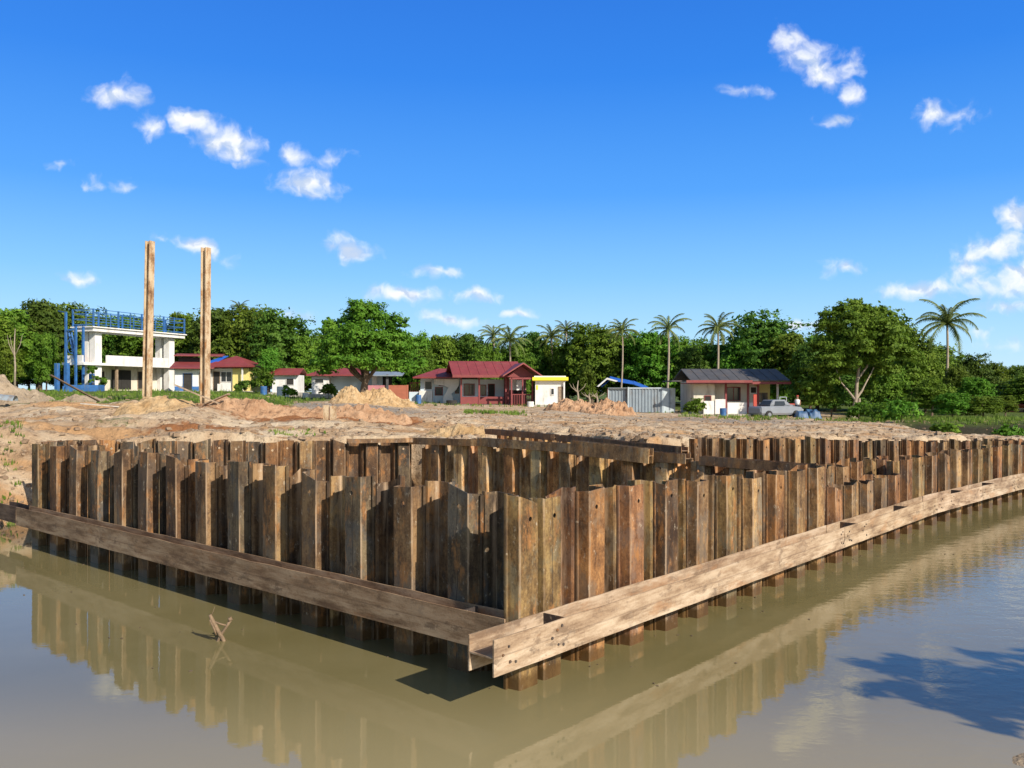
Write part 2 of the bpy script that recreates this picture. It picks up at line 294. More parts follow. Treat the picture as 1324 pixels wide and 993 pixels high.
# ---------------------------------------------------------------- mesh builder
def tag(o, label=None, cat=None, group=None, kind=None):
    if label: o['label'] = label
    if cat: o['category'] = cat
    if group: o['group'] = group
    if kind: o['kind'] = kind
    return o
def empty(name, loc, rz=0, label=None, cat=None, group=None):
    o = bpy.data.objects.new(name, None); col.objects.link(o); o.location = loc; o.rotation_euler = (0, 0, rz); o.empty_display_size = .3
    return tag(o, label, cat, group)
class MB:
    def __init__(s): s.v = []; s.f = []
    def quad(s, *p):
        i = len(s.v); s.v += [tuple(q) for q in p]; s.f.append(tuple(range(i, i+len(p)))); return s
    def box(s, x0, x1, y0, y1, z0, z1, M=None):
        P = [(x, y, z) for z in (z0, z1) for (x, y) in ((x0, y0), (x1, y0), (x1, y1), (x0, y1))]
        if M is not None: P = [tuple(M @ Vector(p)) for p in P]
        i = len(s.v); s.v += P
        s.f += [(i, i+3, i+2, i+1), (i+4, i+5, i+6, i+7), (i, i+1, i+5, i+4), (i+1, i+2, i+6, i+5), (i+2, i+3, i+7, i+6), (i+3, i, i+4, i+7)]; return s
    def bar(s, a, b, w, h=None):
        a = Vector(a); b = Vector(b); d = b-a; h = h or w
        q = d.to_track_quat('Z', 'Y').to_matrix().to_4x4(); M = Matrix.Translation(a) @ q
        return s.box(-w/2, w/2, -h/2, h/2, 0, d.length, M)
    def tube(s, pts, rad, n=8, cap=True):
        pts = [Vector(p) for p in pts]; base = len(s.v); up = Vector((0, 0, 1))
        for k, p in enumerate(pts):
            d = (pts[min(k+1, len(pts)-1)]-pts[max(k-1, 0)]).normalized()
            a = d.orthogonal().normalized() if abs(d.z) > .99 else d.cross(up).normalized()
            b = d.cross(a); r = rad[k] if isinstance(rad, (list, tuple)) else rad
            for j in range(n):
                t = 2*math.pi*j/n; s.v.append(tuple(p+a*math.cos(t)*r+b*math.sin(t)*r))
        for k in range(len(pts)-1):
            for j in range(n):
                i = base+k*n; s.f.append((i+j, i+(j+1) % n, i+n+(j+1) % n, i+n+j))
        if cap:
            s.f.append(tuple(base+j for j in range(n))); s.f.append(tuple(base+(len(pts)-1)*n+j for j in range(n)))
        return s
    def prism(s, prof, y0, y1, axis='y'):          # profile in x,z extruded along y
        n = len(prof); i = len(s.v)
        for yv in (y0, y1): s.v += [(p[0], yv, p[1]) if axis == 'y' else (yv, p[0], p[1]) for p in prof]
        s.f.append(tuple(range(i, i+n))); s.f.append(tuple(reversed(range(i+n, i+2*n))))
        for k in range(n): s.f.append((i+k, i+(k+1) % n, i+n+(k+1) % n, i+n+k))
        return s
    def mesh(s, name, m, smooth=False):
        me = bpy.data.meshes.new(name); me.from_pydata(s.v, [], s.f)
        if isinstance(m, (list, tuple)): [me.materials.append(x) for x in m]
        else: me.materials.append(m)
        if smooth: me.polygons.foreach_set('use_smooth', [True]*len(me.polygons))
        me.update(); return me
    def build(s, name, m, parent=None, smooth=False, fix=True):
        me = s.mesh(name, m, smooth)
        if fix:
            import bmesh
            bm = bmesh.new(); bm.from_mesh(me); bmesh.ops.recalc_face_normals(bm, faces=bm.faces); bm.to_mesh(me); bm.free()
        o = bpy.data.objects.new(name, me); col.objects.link(o)
        if parent: o.parent = parent
        return o
def copy_tree(o):
    c = o.copy(); col.objects.link(c)
    for ch in list(o.children):
        d = ch.copy(); col.objects.link(d); d.parent = c
        for g in list(ch.children):
            e = g.copy(); col.objects.link(e); e.parent = d
    return c

# ---------------------------------------------------------------- numpy value noise
_tab = rng.random((256, 256))
def vn(x, y):
    xi = np.floor(x).astype(int); yi = np.floor(y).astype(int); fx = x-xi; fy = y-yi
    fx = fx*fx*(3-2*fx); fy = fy*fy*(3-2*fy)
    g = lambda a, b: _tab[a & 255, b & 255]
    return (g(xi, yi)*(1-fx)+g(xi+1, yi)*fx)*(1-fy)+(g(xi, yi+1)*(1-fx)+g(xi+1, yi+1)*fx)*fy-.5
def fbm(x, y, o=4):
    s = 0; a = 1
    for k in range(o): s = s+a*vn(x*2**k+17.3*k, y*2**k+5.1*k); a *= .5
    return s

# ---------------------------------------------------------------- layout of the sheet pile walls
RD = Vector((math.sin(R(41)), math.cos(R(41)))); NR = Vector((RD.y, -RD.x)); LD = -NR; NL = -RD
C0 = Vector((.118, 11.045))
D2 = Vector((math.sin(R(44.6)), math.cos(R(44.6)))); D3 = Vector((math.sin(R(47)), math.cos(R(47))))
RPATH = [C0-RD*1.5, C0, C0+RD*16.3, C0+RD*16.3+D2*7, C0+RD*16.3+D2*7+D3*12]
LPATH = [C0, C0+LD*17.5]
MP0 = C0+RD*10.25; MP1 = MP0+LD*13.17
MPATH = [MP0, MP1]; M2PATH = [MP1, Vector((-13.4, 24.4))]
NPATH = [Vector((4.7, 21.9)), Vector((-.6, 32.9))]
TPATH = [Vector((5.4, 26.4)), Vector((21.3, 36.0)), Vector((36, 44))]
OPATH = [C0+RD*11.2-NR*.95, C0+RD*17.0-NR*.85]
def along(path, s):
    for a, b in zip(path, path[1:]):
        d = (b-a).length
        if s <= d or b is path[-1]: t = (b-a).normalized(); return a+t*s, t
        s -= d
def interp(s, pts): return float(np.interp(s, [p[0] for p in pts], [p[1] for p in pts]))

# ---------------------------------------------------------------- ground
CTRL = []
def cp(px, Y, z): CTRL.append((px/200.0, math.log(Y)*2.2, z))
for a in [(-200,24,2.5),(0,24,2.45),(40,25,2.4),(160,26,2.25),(400,28,2.15),(560,29,2.12),(0,34,2.6),(160,34,2.65),(330,33,2.35),(560,36,2.3),
          (-100,42,3.4),(60,42,3.1),(190,42,3.27),(265,40,3.15),(340,42,2.95),(420,44,2.6),(560,46,2.35),(0,60,3.5),(190,60,3.5),(300,60,3.4),(420,60,2.8),(560,70,2.4),
          (0,98,3.75),(150,98,3.78),(280,98,3.7),(430,92,3.0),(520,90,2.5),(640,90,2.35),(740,88,2.2),(850,85,1.75),(950,78,1.55),(700,32,2.2),(700,45,2.15),(700,65,2.2),
          (850,28,2.22),(850,36,2.1),(850,50,1.95),(850,68,1.85),(1000,30,2.1),(1000,45,1.9),(1000,62,1.7),(1100,32,1.95),(1100,48,1.85),(1100,68,1.4),(1200,33,1.85),(1200,43,1.65),
          (1320,38,1.55),(1320,46,1.25),(1240,49,1.35),(1300,62,1.62),(1200,62,1.65),(1500,60,1.6),(1500,45,1.3),(0,150,4.0),(400,150,3.4),(700,150,2.4),(1000,150,1.6),(1300,150,1.4),(-200,150,4.2)]: cp(*a)
CT = np.array(CTRL)
def land(X, Y):
    X = np.asarray(X, float); Y = np.asarray(Y, float)
    px = (CX+F*X/np.maximum(Y, 5))/200.0; ly = np.log(np.maximum(Y, 5))*2.2
    wsum = 0; zs = 0
    for (a, b_, z) in CT:
        w_ = 1/((px-a)**2+(ly-b_)**2+.004)**1.7; wsum = wsum+w_; zs = zs+w_*z
    return zs/wsum
off = .5
tn = Vector((-.518, .856))
SHORE = [(-200,62),(-60,34),(-30,26.6),(-18,23.9),(-12.9,21.9),(-13.9,24.9),(MP1.x-.15, MP1.y+.6),(MP1.x+3.0, MP1.y-1.9),(-1.1,33.4),(-.3,33.4),(3.9,24.6),
         (5.2,26.9),(21.0,36.6),(35.7,44.6),(60,56),(200,110)]
SH_ = np.array(SHORE)
def shore_sd(X, Y):                       # positive on land
    best = np.full(X.shape, 1e9)
    for (ax, ay), (bx, by) in zip(SH_, SH_[1:]):
        dx, dy = bx-ax, by-ay; t = np.clip(((X-ax)*dx+(Y-ay)*dy)/(dx*dx+dy*dy), 0, 1)
        best = np.minimum(best, np.hypot(X-ax-t*dx, Y-ay-t*dy))
    poly = list(SHORE)+[(200, 6000), (-200, 6000)]
    poly = np.array([(-6000, 1500)]+SHORE+[(6000, 3000), (6000, 9000), (-6000, 9000)])
    ins = np.zeros(X.shape, bool); j = len(poly)-1
    for i in range(len(poly)):
        xi, yi = poly[i]; xj, yj = poly[j]
        with np.errstate(divide='ignore', invalid='ignore'):
            cnd = ((yi > Y) != (yj > Y)) & (X < (xj-xi)*(Y-yi)/(yj-yi+1e-12)+xi)
        ins ^= cnd; j = i
    return np.where(ins, best, -best)
def gheight(X, Y):
    X = np.asarray(X, float); Y = np.asarray(Y, float)
    px = CX+F*X/np.maximum(Y, 5)
    z = land(X, Y)
    near = np.clip((95-Y)/60, 0, 1)
    z = z+near*(fbm(X*.35, Y*.35, 4)*.22+np.abs(fbm(X*1.3+9, Y*1.3, 4))*.22-.05)
    for o_, am in ((0, .13), (1.5, .12), (3.6, .10), (5.1, .10), (8.5, .12), (10.2, .12)):
        yc = 29.8+o_+.04*X+.7*np.sin(X*.16+o_*.3); z = z-am*np.exp(-((Y-yc)/.28)**2)+am*.6*np.exp(-((Y-yc-.5)/.25)**2)
    # ditch on the right in front of the trees
    dz = np.exp(-((Y-53-.10*(X-30))/3.2)**2)*np.clip((X-23)/5, 0, 1); z = z-dz*1.25
    sd = shore_sd(X, Y)
    width = np.where(X < -12.0, 3.4, .3)
    t = np.clip(sd/width, 0, 1); rough_ = np.where(X < -12.0, fbm(X*1.1, Y*1.1, 4)*.35*(t*(1-t)*4), 0)
    z = np.where(sd > 0, -.6+(z+.6)*t**.75+rough_, -1.5)
    return z
def gz(x, y): return float(gheight(np.array([x]), np.array([y]))[0])
NA, NR_ = 620, 380
ang = np.tan(np.linspace(R(-46), R(46), NA)); rows = np.concatenate([np.exp(np.linspace(math.log(20), math.log(130), NR_)), np.exp(np.linspace(math.log(140), math.log(3500), 30))])
AA, YY = np.meshgrid(ang, rows); XX = AA*YY
ZZ = gheight(XX, YY)
nv = XX.size; nr, nc = XX.shape
co = np.stack([XX.ravel(), YY.ravel(), ZZ.ravel()], 1)
ii = (np.arange(nr-1)[:, None]*nc+np.arange(nc-1)[None, :]).ravel()
fc = np.stack([ii, ii+1, ii+nc+1, ii+nc], 1)
me = bpy.data.meshes.new('ground'); me.vertices.add(nv); me.vertices.foreach_set('co', co.ravel().astype(np.float32))
me.loops.add(fc.size); me.loops.foreach_set('vertex_index', fc.ravel().astype(np.int32))
me.polygons.add(len(fc)); me.polygons.foreach_set('loop_start', np.arange(0, fc.size, 4, dtype=np.int32)); me.polygons.foreach_set('use_smooth', np.ones(len(fc), bool))
me.update(calc_edges=True); me.validate()
PXX = CX+F*XX/YY; PYY = HY+F*(EYE-ZZ)/YY
def gauss(a, b_, s1, s2): return np.exp(-((PXX-a)/s1)**2-((YY-b_)/s2)**2)
green = np.where(YY > 39, 1.0, 0)*np.clip((400-PXX)/60, 0, 1)*np.clip((YY-39)/3, 0, 1)+np.clip((YY-64)/10, 0, 1)*.8
green = green+np.clip((YY-49)/3, 0, 1)*np.clip((PXX-1120)/60, 0, 1)*.7+gauss(150, 31, 70, 1.6)*.5+gauss(640, 56, 40, 4)*.8
green = np.clip(green, 0, 1)-np.clip((PXX-400)/40, 0, 1)*np.clip((1120-PXX)/60, 0, 1)*np.clip((100-YY)/20, 0, 1)*.55
gravel = gauss(960, 55, 200, 9)*.7+gauss(480, 53, 110, 8)*.75+gauss(700, 64, 120, 9)*.4+gauss(380, 62, 60, 9)*.6
red = gauss(370, 38, 70, 3.5)+gauss(500, 39, 90, 3)*.9+gauss(250, 29.5, 90, 1.5)*.8+gauss(240, 37, 60, 2.5)*.6
dark = np.clip(np.exp(-((YY-55.5-.10*(XX-30))/2.2)**2)*np.clip((XX-24)/3, 0, 1)*1.4, 0, 1)
for nm, chs in (('cover', (np.clip(green, 0, 1), np.clip(gravel, 0, 1), np.clip(red, 0, 1))), ('dark', (dark, dark, dark))):
    ca = me.color_attributes.new(nm, 'FLOAT_COLOR', 'POINT')
    ca.data.foreach_set('color', np.stack([c_.ravel() for c_ in chs]+[np.ones(nv)], 1).ravel().astype(np.float32))
me.materials.append(SOIL); g = bpy.data.objects.new('ground', me); col.objects.link(g); tag(g, kind='structure')

# water and the bed below it
wb = MB().quad((-300, -60, 0), (300, -60, 0), (300, 120, 0), (-300, 120, 0)); wo = wb.build('water', WATER); tag(wo, kind='structure')
wb = MB().quad((-300, -60, -1.6), (300, -60, -1.6), (300, 120, -1.6), (-300, 120, -1.6)); wo = wb.build('channel_bed', HEAPG); tag(wo, kind='structure')

# ---------------------------------------------------------------- sheet piles
def pile_mesh(idx):
    rr = random.Random(idx); w_ = .5; hw = .262; th = .015; LEN = 5.2
    hb = [(.160, .19), (.177, .172), (.201, .026), (.214, .0078), (hw, .0078)]
    base = [(-x, y) for x, y in reversed(hb)]+hb
    pts = []
    for k, (x, y) in enumerate(base):
        a = base[max(k-1, 0)]; c_ = base[min(k+1, len(base)-1)]
        n1 = Vector((-(y-a[1]), x-a[0])) if k > 0 else None; n2 = Vector((-(c_[1]-y), c_[0]-x)) if k < len(base)-1 else None
        ns = [q.normalized() for q in (n1, n2) if q is not None and q.length > 0]; n = sum(ns, Vector((0, 0))).normalized()
        sc_ = 1/max(.5, n.dot(ns[0])); pts.append(((x+n.x*th/2*sc_, y+n.y*th/2*sc_), (x-n.x*th/2*sc_, y-n.y*th/2*sc_)))
    mb = MB(); tilt = rr.uniform(-.03, .03) if idx % 3 else rr.uniform(-.12, .12)
    top = [tilt*p[0]/.25+rr.uniform(-.008, .008) for p in base]
    if idx % 5 == 2: top[0] -= .16; top[1] -= .14; top[2] -= .13
    if idx % 5 == 4: top[6] -= .05; top[7] -= .03
    hole = idx % 4 != 3; nlev = [0, -.6, -1.3, -2.2, -LEN]
    bow = rr.uniform(-.02, .02)
    def V(k, side, z):
        x, y = pts[k][side]; zz = z if z < -.01 else top[k]
        return (x, y+bow*math.sin(-z*1.2)+ (.004*math.sin(z*5+k)), zz)
    for k in range(9):
        for side in (0, 1):
            for a, b_ in zip(nlev, nlev[1:]):
                q = [V(k, side, a), V(k+1, side, a), V(k+1, side, b_), V(k, side, b_)]
                if side: q.reverse()
                if hole and k == 4 and a == 0:
                    hx = rr.uniform(-.05, .05) if side == 0 else hx_; hx_ = hx; hz = -.24; r_ = .032; y_ = pts[4][side][1]
                    cs = [V(4, side, 0), V(5, side, 0), V(5, side, -.6), V(4, side, -.6)]
                    ring = [(hx+r_*math.cos(R(135-30*j)), y_, hz+r_*math.sin(R(135-30*j))) for j in range(12)]
                    for qd in range(4):
                        p = [cs[qd], cs[(qd+1) % 4]]+[ring[(3*qd+3-j) % 12] for j in range(4)]
                        if side: p.reverse()
                        mb.quad(*p)
                    if side == 1:
                        for j in range(12): mb.quad(ringp[j], ringp[(j+1) % 12], ring[(j+1) % 12], ring[j])
                    ringp = ring
                else: mb.quad(*q)
        mb.quad(V(k, 0, 0), V(k, 1, 0), V(k+1, 1, 0), V(k+1, 0, 0))
    for sx in (-1, 1):
        kk = 0 if sx < 0 else 9; mb.tube([(sx*.243, .024, -LEN), (sx*.243, .024+bow*.3, -2), (sx*.243, .024, top[kk]-.004)], .019, 6)
    for k in (0, 9):
        for a, b_ in zip(nlev, nlev[1:]): mb.quad(V(k, 0, a), V(k, 1, a), V(k, 1, b_), V(k, 0, b_))
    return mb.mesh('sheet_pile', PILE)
PM = [pile_mesh(i) for i in range(14)]
ONES = ['', 'first', 'second', 'third', 'fourth', 'fifth', 'sixth', 'seventh', 'eighth', 'ninth', 'tenth', 'eleventh', 'twelfth', 'thirteenth', 'fourteenth', 'fifteenth', 'sixteenth', 'seventeenth', 'eighteenth', 'nineteenth']
def ordw(n):
    if n < 20: return ONES[n]
    t = {2: 'twent', 3: 'thirt', 4: 'fort', 5: 'fift', 6: 'sixt', 7: 'sevent', 8: 'eight'}[n//10]
    return t+('ieth' if n % 10 == 0 else 'y-'+ONES[n % 10])
TINTS = [('rust-brown', (1, .90, .78)), ('slate-grey', (.66, .72, .76)), ('orange-brown', (1.28, .96, .66)), ('tan', (1.35, 1.26, 1.02)), ('dark brown', (.66, .55, .46)), ('olive-brown', (1.05, 1.02, .74)), ('reddish-brown', (1.10, .82, .68))]
WALLDESC = {}
def wall(path, s0, s1, wd, tops, wallname, group, wts, jit=.03, first_out=True, skip=()):
    n = int((s1-s0)/wd)
    for i in range(n):
        s = s0+(i+.5)*wd; p, t = along(path, s)
        rr = random.Random(int(s*100)+len(wallname)*7)
        k = rr.choices(range(7), wts)[0]; nm, tint = TINTS[k]
        o = bpy.data.objects.new('sheet_pile', PM[rr.randrange(14)]); col.objects.link(o)
        outn = Vector((t.y, -t.x)); 
        if outn.dot(-p) < 0: outn = -outn            # outward = towards the viewer side
        yl = outn if (i % 2 == 0) == first_out else -outn
        ang_ = math.atan2(yl.y, yl.x)-math.pi/2
        o.rotation_euler = (rr.gauss(0, .0006), rr.gauss(0, .0012), ang_)
        o.scale = (wd/.5, 1, 1)
        o.location = (p.x, p.y, interp(s, tops)+rr.uniform(-jit, jit))
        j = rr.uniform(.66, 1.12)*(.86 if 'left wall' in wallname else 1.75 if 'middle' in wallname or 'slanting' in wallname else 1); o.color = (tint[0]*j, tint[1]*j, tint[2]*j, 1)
        tag(o, f'{nm} sheet pile, {ordw(i+1)} {wallname}', 'sheet pile', group)
WL = (3, 3.4, 1.4, 1.2, 2.8, .6, 1.6); WR = (3, .5, 2.2, 3, 1.2, 2.6, 1.8); WB = (2, .2, 2.5, 5, .5, 3, 1)
wall(LPATH, .12, 15.6, .55, [(0, 2.34), (8, 2.42), (16, 2.50)], 'from the near corner in the front left wall', 'sheet piles of the front left wall', WL, .075, False)
def one_pile(p, outn, z, mi, ti, label, grp):
    o = bpy.data.objects.new('sheet_pile', PM[mi]); col.objects.link(o); o.location = (p.x, p.y, z); o.rotation_euler = (0, 0, math.atan2(outn.y, outn.x)-math.pi/2)
    o.color = (*TINTS[ti][1], 1); tag(o, label, 'sheet pile', grp)
one_pile(C0-RD*.10+NR*.02, NR, 2.34, 0, 5, 'golden-brown corner sheet pile where the front left and right walls meet', 'sheet piles of the front right wall')
wall(RPATH[1:], .15, 33, .5, [(0, 2.34), (3.5, 2.28), (6, 2.18), (10.2, 2.08), (10.4, 1.62), (13.5, 1.58), (14.6, 1.66), (14.8, 1.95), (24, 1.9), (33, 1.72)], 'from the near corner in the front right wall', 'sheet piles of the front right wall', WR, .05, True)
wall(MPATH, .3, 13.1, .5, [(0, 2.0), (4, 2.05), (13, 2.12)], 'from the right in the middle wall under the cap beams', 'sheet piles of the middle cross wall', WB, .03, False)
wall(M2PATH, .1, 10.7, .5, [(0, 2.13), (5, 2.2), (10.7, 2.33)], 'from the right in the rear left wall against the sand', 'sheet piles of the rear left wall', WL, .03, True)
wall(NPATH, .3, 12.1, .5, [(0, 2.12), (12, 2.18)], 'from the near end of the slanting wall behind', 'sheet piles of the slanting inner wall', WB, .03, True)
wall(TPATH, 0, 26, .37, [(0, 2.26), (4, 2.15), (10.8, 1.87), (18.5, 1.69), (26, 1.55)], 'from the left in the rear right wall below the gravel', 'sheet piles of the rear right wall', WR, .035, True)
wall(OPATH, 0, 5.8, .48, [(0, 1.86), (5.8, 1.88)], 'from the left in the short row behind the lowest piles', 'sheet piles of the short inner row', WR, .05, True)

# ---------------------------------------------------------------- H beams (walers)
def hbeam(name, a, b_, ztop, hgt, wid, m, label, group=None, ztop2=None, drop=0, tint=(1, 1, 1), parts=(), bolts=(), th=.02, cat='steel beam', wear=1):
    a = Vector(a); b_ = Vector(b_); t = b_-a; Ln = t.length; ang_ = math.atan2(t.y, t.x)
    root = empty(name, (a.x, a.y, ztop-hgt), ang_, label, cat, group)
    dz = (ztop2-ztop) if ztop2 is not None else 0
    root.rotation_euler = (0, -math.atan2(dz, Ln), ang_)
    rr = random.Random(int(Ln*1000)+int(a.x*77))
    nseg = max(2, int(Ln/.5))
    for nm, y0 in (('flange', -wid/2), ('flange', wid/2-th)):
        mb = MB(); prev = None; ps = []
        for k in range(nseg+1):
            x = Ln*k/nseg; e1 = rr.uniform(-.006, .006)*wear; e2 = rr.uniform(-.008, .008)*wear; e3 = rr.uniform(-.012, .004)*wear
            ps.append((x, y0+e1, y0+th+e1, y0+e2*.6, 0+rr.uniform(-.003, .003), hgt+e3))
        for p, q in zip(ps, ps[1:]):
            mb.quad((p[0], p[1], p[4]), (q[0], q[1], q[4]), (q[0], q[3], hgt*.5), (p[0], p[3], hgt*.5))
            mb.quad((p[0], p[3], hgt*.5), (q[0], q[3], hgt*.5), (q[0], q[1], q[5]), (p[0], p[1], p[5]))
            mb.quad((p[0], p[2], p[4]), (p[0], p[2], p[5]), (q[0], q[2], q[5]), (q[0], q[2], q[4]))
            mb.quad((p[0], p[1], p[5]), (q[0], q[1], q[5]), (q[0], q[2], q[5]), (p[0], p[2], p[5]))
            mb.quad((p[0], p[1], p[4]), (p[0], p[2], p[4]), (q[0], q[2], q[4]), (q[0], q[1], q[4]))
        for p in (ps[0], ps[-1]): mb.quad((p[0], p[1], p[4]), (p[0], p[2], p[4]), (p[0], p[2], p[5]), (p[0], p[1], p[5]))
        o = mb.build(nm, m, root); o.color = (*tint, 1)
    o = MB().box(0.004, Ln-.004, -wid/2+th+.001, wid/2-th-.001, hgt/2-.008, hgt/2+.008).build('web', m, root); o.color = (*tint, 1)
    for x in parts:
        o = MB().box(x, x+.02, -wid/2+th+.002, wid/2-th-.002, hgt/2+.009, hgt-.015).build('stiffener_plate', PLATE, root)
    for x in bolts:
        for (dx, zz) in ((0, .30), (.02, .12), (-.10, .22), (.09, .34), (.12, .1)):
            if rr.random() < .75: MB().tube([(x+dx, -wid/2-.012, zz*hgt/.42), (x+dx, -wid/2+.004, zz*hgt/.42)], .013+.008*rr.random(), 7).build('bolt', PLATE, root)
    return root
BW = .40; BL = .32
offR = .19+.03+BW/2
def rpt(s):
    p, t = along(RPATH, s+1.5); n = Vector((t.y, -t.x)); return p+n*offR
segs = [(-1.2, 9.55, 'long pale tan beam resting along the right wall, jutting past the near corner', (1.35,), (1.04, 1.0, .96)),
        (9.575, 16.28, 'pale tan beam bolted on the right wall, next after the long jutting one', (.75, 4.3), (1.0, .95, .88)),
        (16.3, 20.1, 'short pale beam on the right wall where the wall begins to bend', (2.2,), (1.05, 1.0, .98)),
        (20.12, 23.4, 'pale beam on the right wall between the bend and the farthest beam', (1.2,), (.98, .96, .95)),
        (23.42, 33.2, 'farthest pale beam on the right wall, running out of the picture', (), (1.02, 1.0, .96))]
for s0, s1, lab, st_, tn_ in segs:
    hbeam('steel_beam', rpt(s0), rpt(s1), .90, .42, BW, BEAM, lab, 'pale beams along the right wall', tint=tn_, parts=st_, bolts=(.25, 1.15, (rpt(s1)-rpt(s0)).length-.2) if s0 < 21 else (.2,))
offL = .19+.03+BL/2
def lpt(s): return C0+LD*s+NL*offL
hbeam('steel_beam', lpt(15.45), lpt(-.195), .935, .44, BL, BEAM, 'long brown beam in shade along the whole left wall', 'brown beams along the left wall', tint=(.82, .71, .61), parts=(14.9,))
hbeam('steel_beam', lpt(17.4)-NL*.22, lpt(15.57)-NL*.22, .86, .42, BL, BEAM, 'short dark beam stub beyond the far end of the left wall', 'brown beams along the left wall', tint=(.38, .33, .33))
# cap beams on the middle wall and the slanting wall
def mpt(t, o=0.0): return MP0+LD*t+NL*o
hbeam('steel_beam', mpt(.05, .1), mpt(3.0, .1), 2.10, .22, .25, PILE, 'dark cap beam on the middle wall nearest the right wall', 'cap beams on the middle wall', ztop2=2.17, tint=(1.5, 1.2, 1.0))
hbeam('steel_beam', mpt(3.35, .1), mpt(4.9, .1), 2.19, .24, .25, PILE, 'short dark cap beam left of the gap in the cap beams', 'cap beams on the middle wall', ztop2=2.22, tint=(1.5, 1.25, 1.0))
hbeam('steel_beam', mpt(4.2, .42), mpt(6.6, .42), 2.30, .37, .22, PILE, 'deep stained brown plate beam overlapping the cap beams of the middle wall', 'cap beams on the middle wall', ztop2=2.42, tint=(2.0, 1.8, 1.5))
hbeam('steel_beam', mpt(6.65, .12), mpt(10.2, .12), 2.29, .23, .25, PILE, 'grey-brown cap beam on the middle wall just left of the deep plate beam', 'cap beams on the middle wall', ztop2=2.34, tint=(1.9, 1.8, 1.6))
hbeam('steel_beam', mpt(10.22, .12), mpt(13.4, .12), 2.30, .2, .25, PILE, 'leftmost brown cap beam on the middle wall', 'cap beams on the middle wall', ztop2=2.23, tint=(1.7, 1.4, 1.1))
d = (M2PATH[1]-M2PATH[0]).normalized(); nn = Vector((-d.y, d.x)); nn = nn if nn.y < 0 else -nn
hbeam('steel_beam', M2PATH[0]+nn*.28+d*.1, M2PATH[0]+nn*.28+d*2.1, 2.24, .13, .2, PILE, 'thin brown rail on top of the rear left wall', 'cap beams on the middle wall', tint=(1.6, 1.4, 1.2))
hbeam('steel_beam', NPATH[0]+Vector((-.35, -.1)), Vector((1.5, 27.9)), 2.30, .20, .22, PILE, 'thin dark beam on the slanting inner wall, its nearer half', 'beams on the slanting inner wall', ztop2=2.31, tint=(1.5, 1.2, .95))
hbeam('steel_beam', Vector((1.45, 28.0)), NPATH[1]+Vector((-.35, -.1)), 2.31, .20, .22, PILE, 'thin dark beam on the slanting inner wall, its far half', 'beams on the slanting inner wall', ztop2=2.29, tint=(1.5, 1.2, .95))

# ---------------------------------------------------------------- forked stick in the water
Xs, Ys, _ = gp(287, 829, 0); t = MB()
t.tube([(.12, 0, -.3), (.02, 0, .02), (-.05, .01, .14), (-.13, .0, .30), (-.17, .0, .40)], [.022, .03, .032, .034, .022], 8)
t.tube([(-.13, .02, -.3), (-.06, .02, 0), (.0, .01, .12), (.07, -.01, .22), (.12, -.02, .31)], [.02, .024, .024, .02, .024], 8)
t.tube([(.10, -.02, .29), (.125, -.025, .335), (.12, -.02, .36)], [.02, .04, .02], 8)
t.tube([(-.12, 0, .30), (-.03, .01, .255), (.06, 0, .23)], [.018, .014, .015], 6)
t.tube([(-.155, 0, .38), (-.12, .0, .46), (-.10, 0, .52)], [.006, .004, .002], 5)
t.tube([(-.17, -.02, .33), (-.11, -.03, .2), (-.08, -.02, .1)], [.01, .016, .012], 6)
o = t.build('forked_branch', plain('wet_stick', (.22, .15, .09), .8, .3, 9, bmp=.5), None, True); o.location = (Xs, Ys, 0); o.rotation_euler = (0, 0, .2)
tag(o, 'broken forked stick poking out of the muddy water by the left wall', 'branch')

# ---------------------------------------------------------------- soil heaps
def heap(px, Y, w_, d_, h_, m, label, seed, cl=.3, z0=None):
    n = 64; xs = np.linspace(-1, 1, n); A, B_ = np.meshgrid(xs, xs)
    r_ = np.sqrt(A**2+B_**2); prof = np.clip(1-r_**2, 0, 1)**1.15
    x0 = pxz(px, Y); X = A*w_/2; Yv = B_*d_/2
    k = fbm(X*.8+seed, Yv*.8+seed*3, 5); k2 = np.abs(fbm(X*2.2+seed*2, Yv*2.2, 4))
    k3 = np.abs(fbm(X*4.5+seed, Yv*4.5+7, 3)); Z = prof*h_*(.62+1.0*k)+(k2*1.1+k3*.35)*cl*np.clip(prof*4, 0, 1)-.02-(r_ > .98)*.5
    base = gheight(x0+X, Y+Yv); zc = gz(x0, Y) if z0 is None else z0
    Z = Z+base-zc
    mb = MB(); mb.v = [tuple(v_) for v_ in np.stack([X.ravel(), Yv.ravel(), Z.ravel()], 1)]
    for i in range(n-1):
        for j in range(n-1):
            if r_[i, j] < 1.05: mb.f.append((i*n+j, i*n+j+1, (i+1)*n+j+1, (i+1)*n+j))
    o = mb.build('soil_heap', m, None, False, False); o.location = (x0, Y, zc); tag(o, label, 'soil heap', 'heaps of dug soil'); return o
heap(455, 66, 3.6, 5, 1.1, HEAPY, 'low yellow clay heap left in front of the big tree', 3, .3)
heap(498, 67, 5.4, 5, 1.35, HEAPY, 'tall yellow clay heap in front of the pink walled house', 5, .4)
heap(745, 68, 5.4, 5, 1.15, HEAPR, 'red clay heap between the yellow-trimmed hut and the container', 8, .4)
heap(785, 66, 4.6, 5, 1.35, HEAPR, 'taller red clay heap against the grey container', 12, .4)
heap(18, 44, 3.6, 5, 1.2, HEAPG, 'grey-brown spoil heap at the left edge of the site', 15, .25)
heap(-30, 43, 4.0, 6, 1.5, HEAPG, 'grey-brown spoil heap cut off by the left frame edge', 18, .3)
heap(200, 36, 3.6, 3, .75, HEAPY, 'low sandy heap at the foot of the left tall post', 22, .15)
heap(330, 37.5, 4.2, 2.6, .5, HEAPR, 'low red clod heap right of the right tall post', 27, .3)
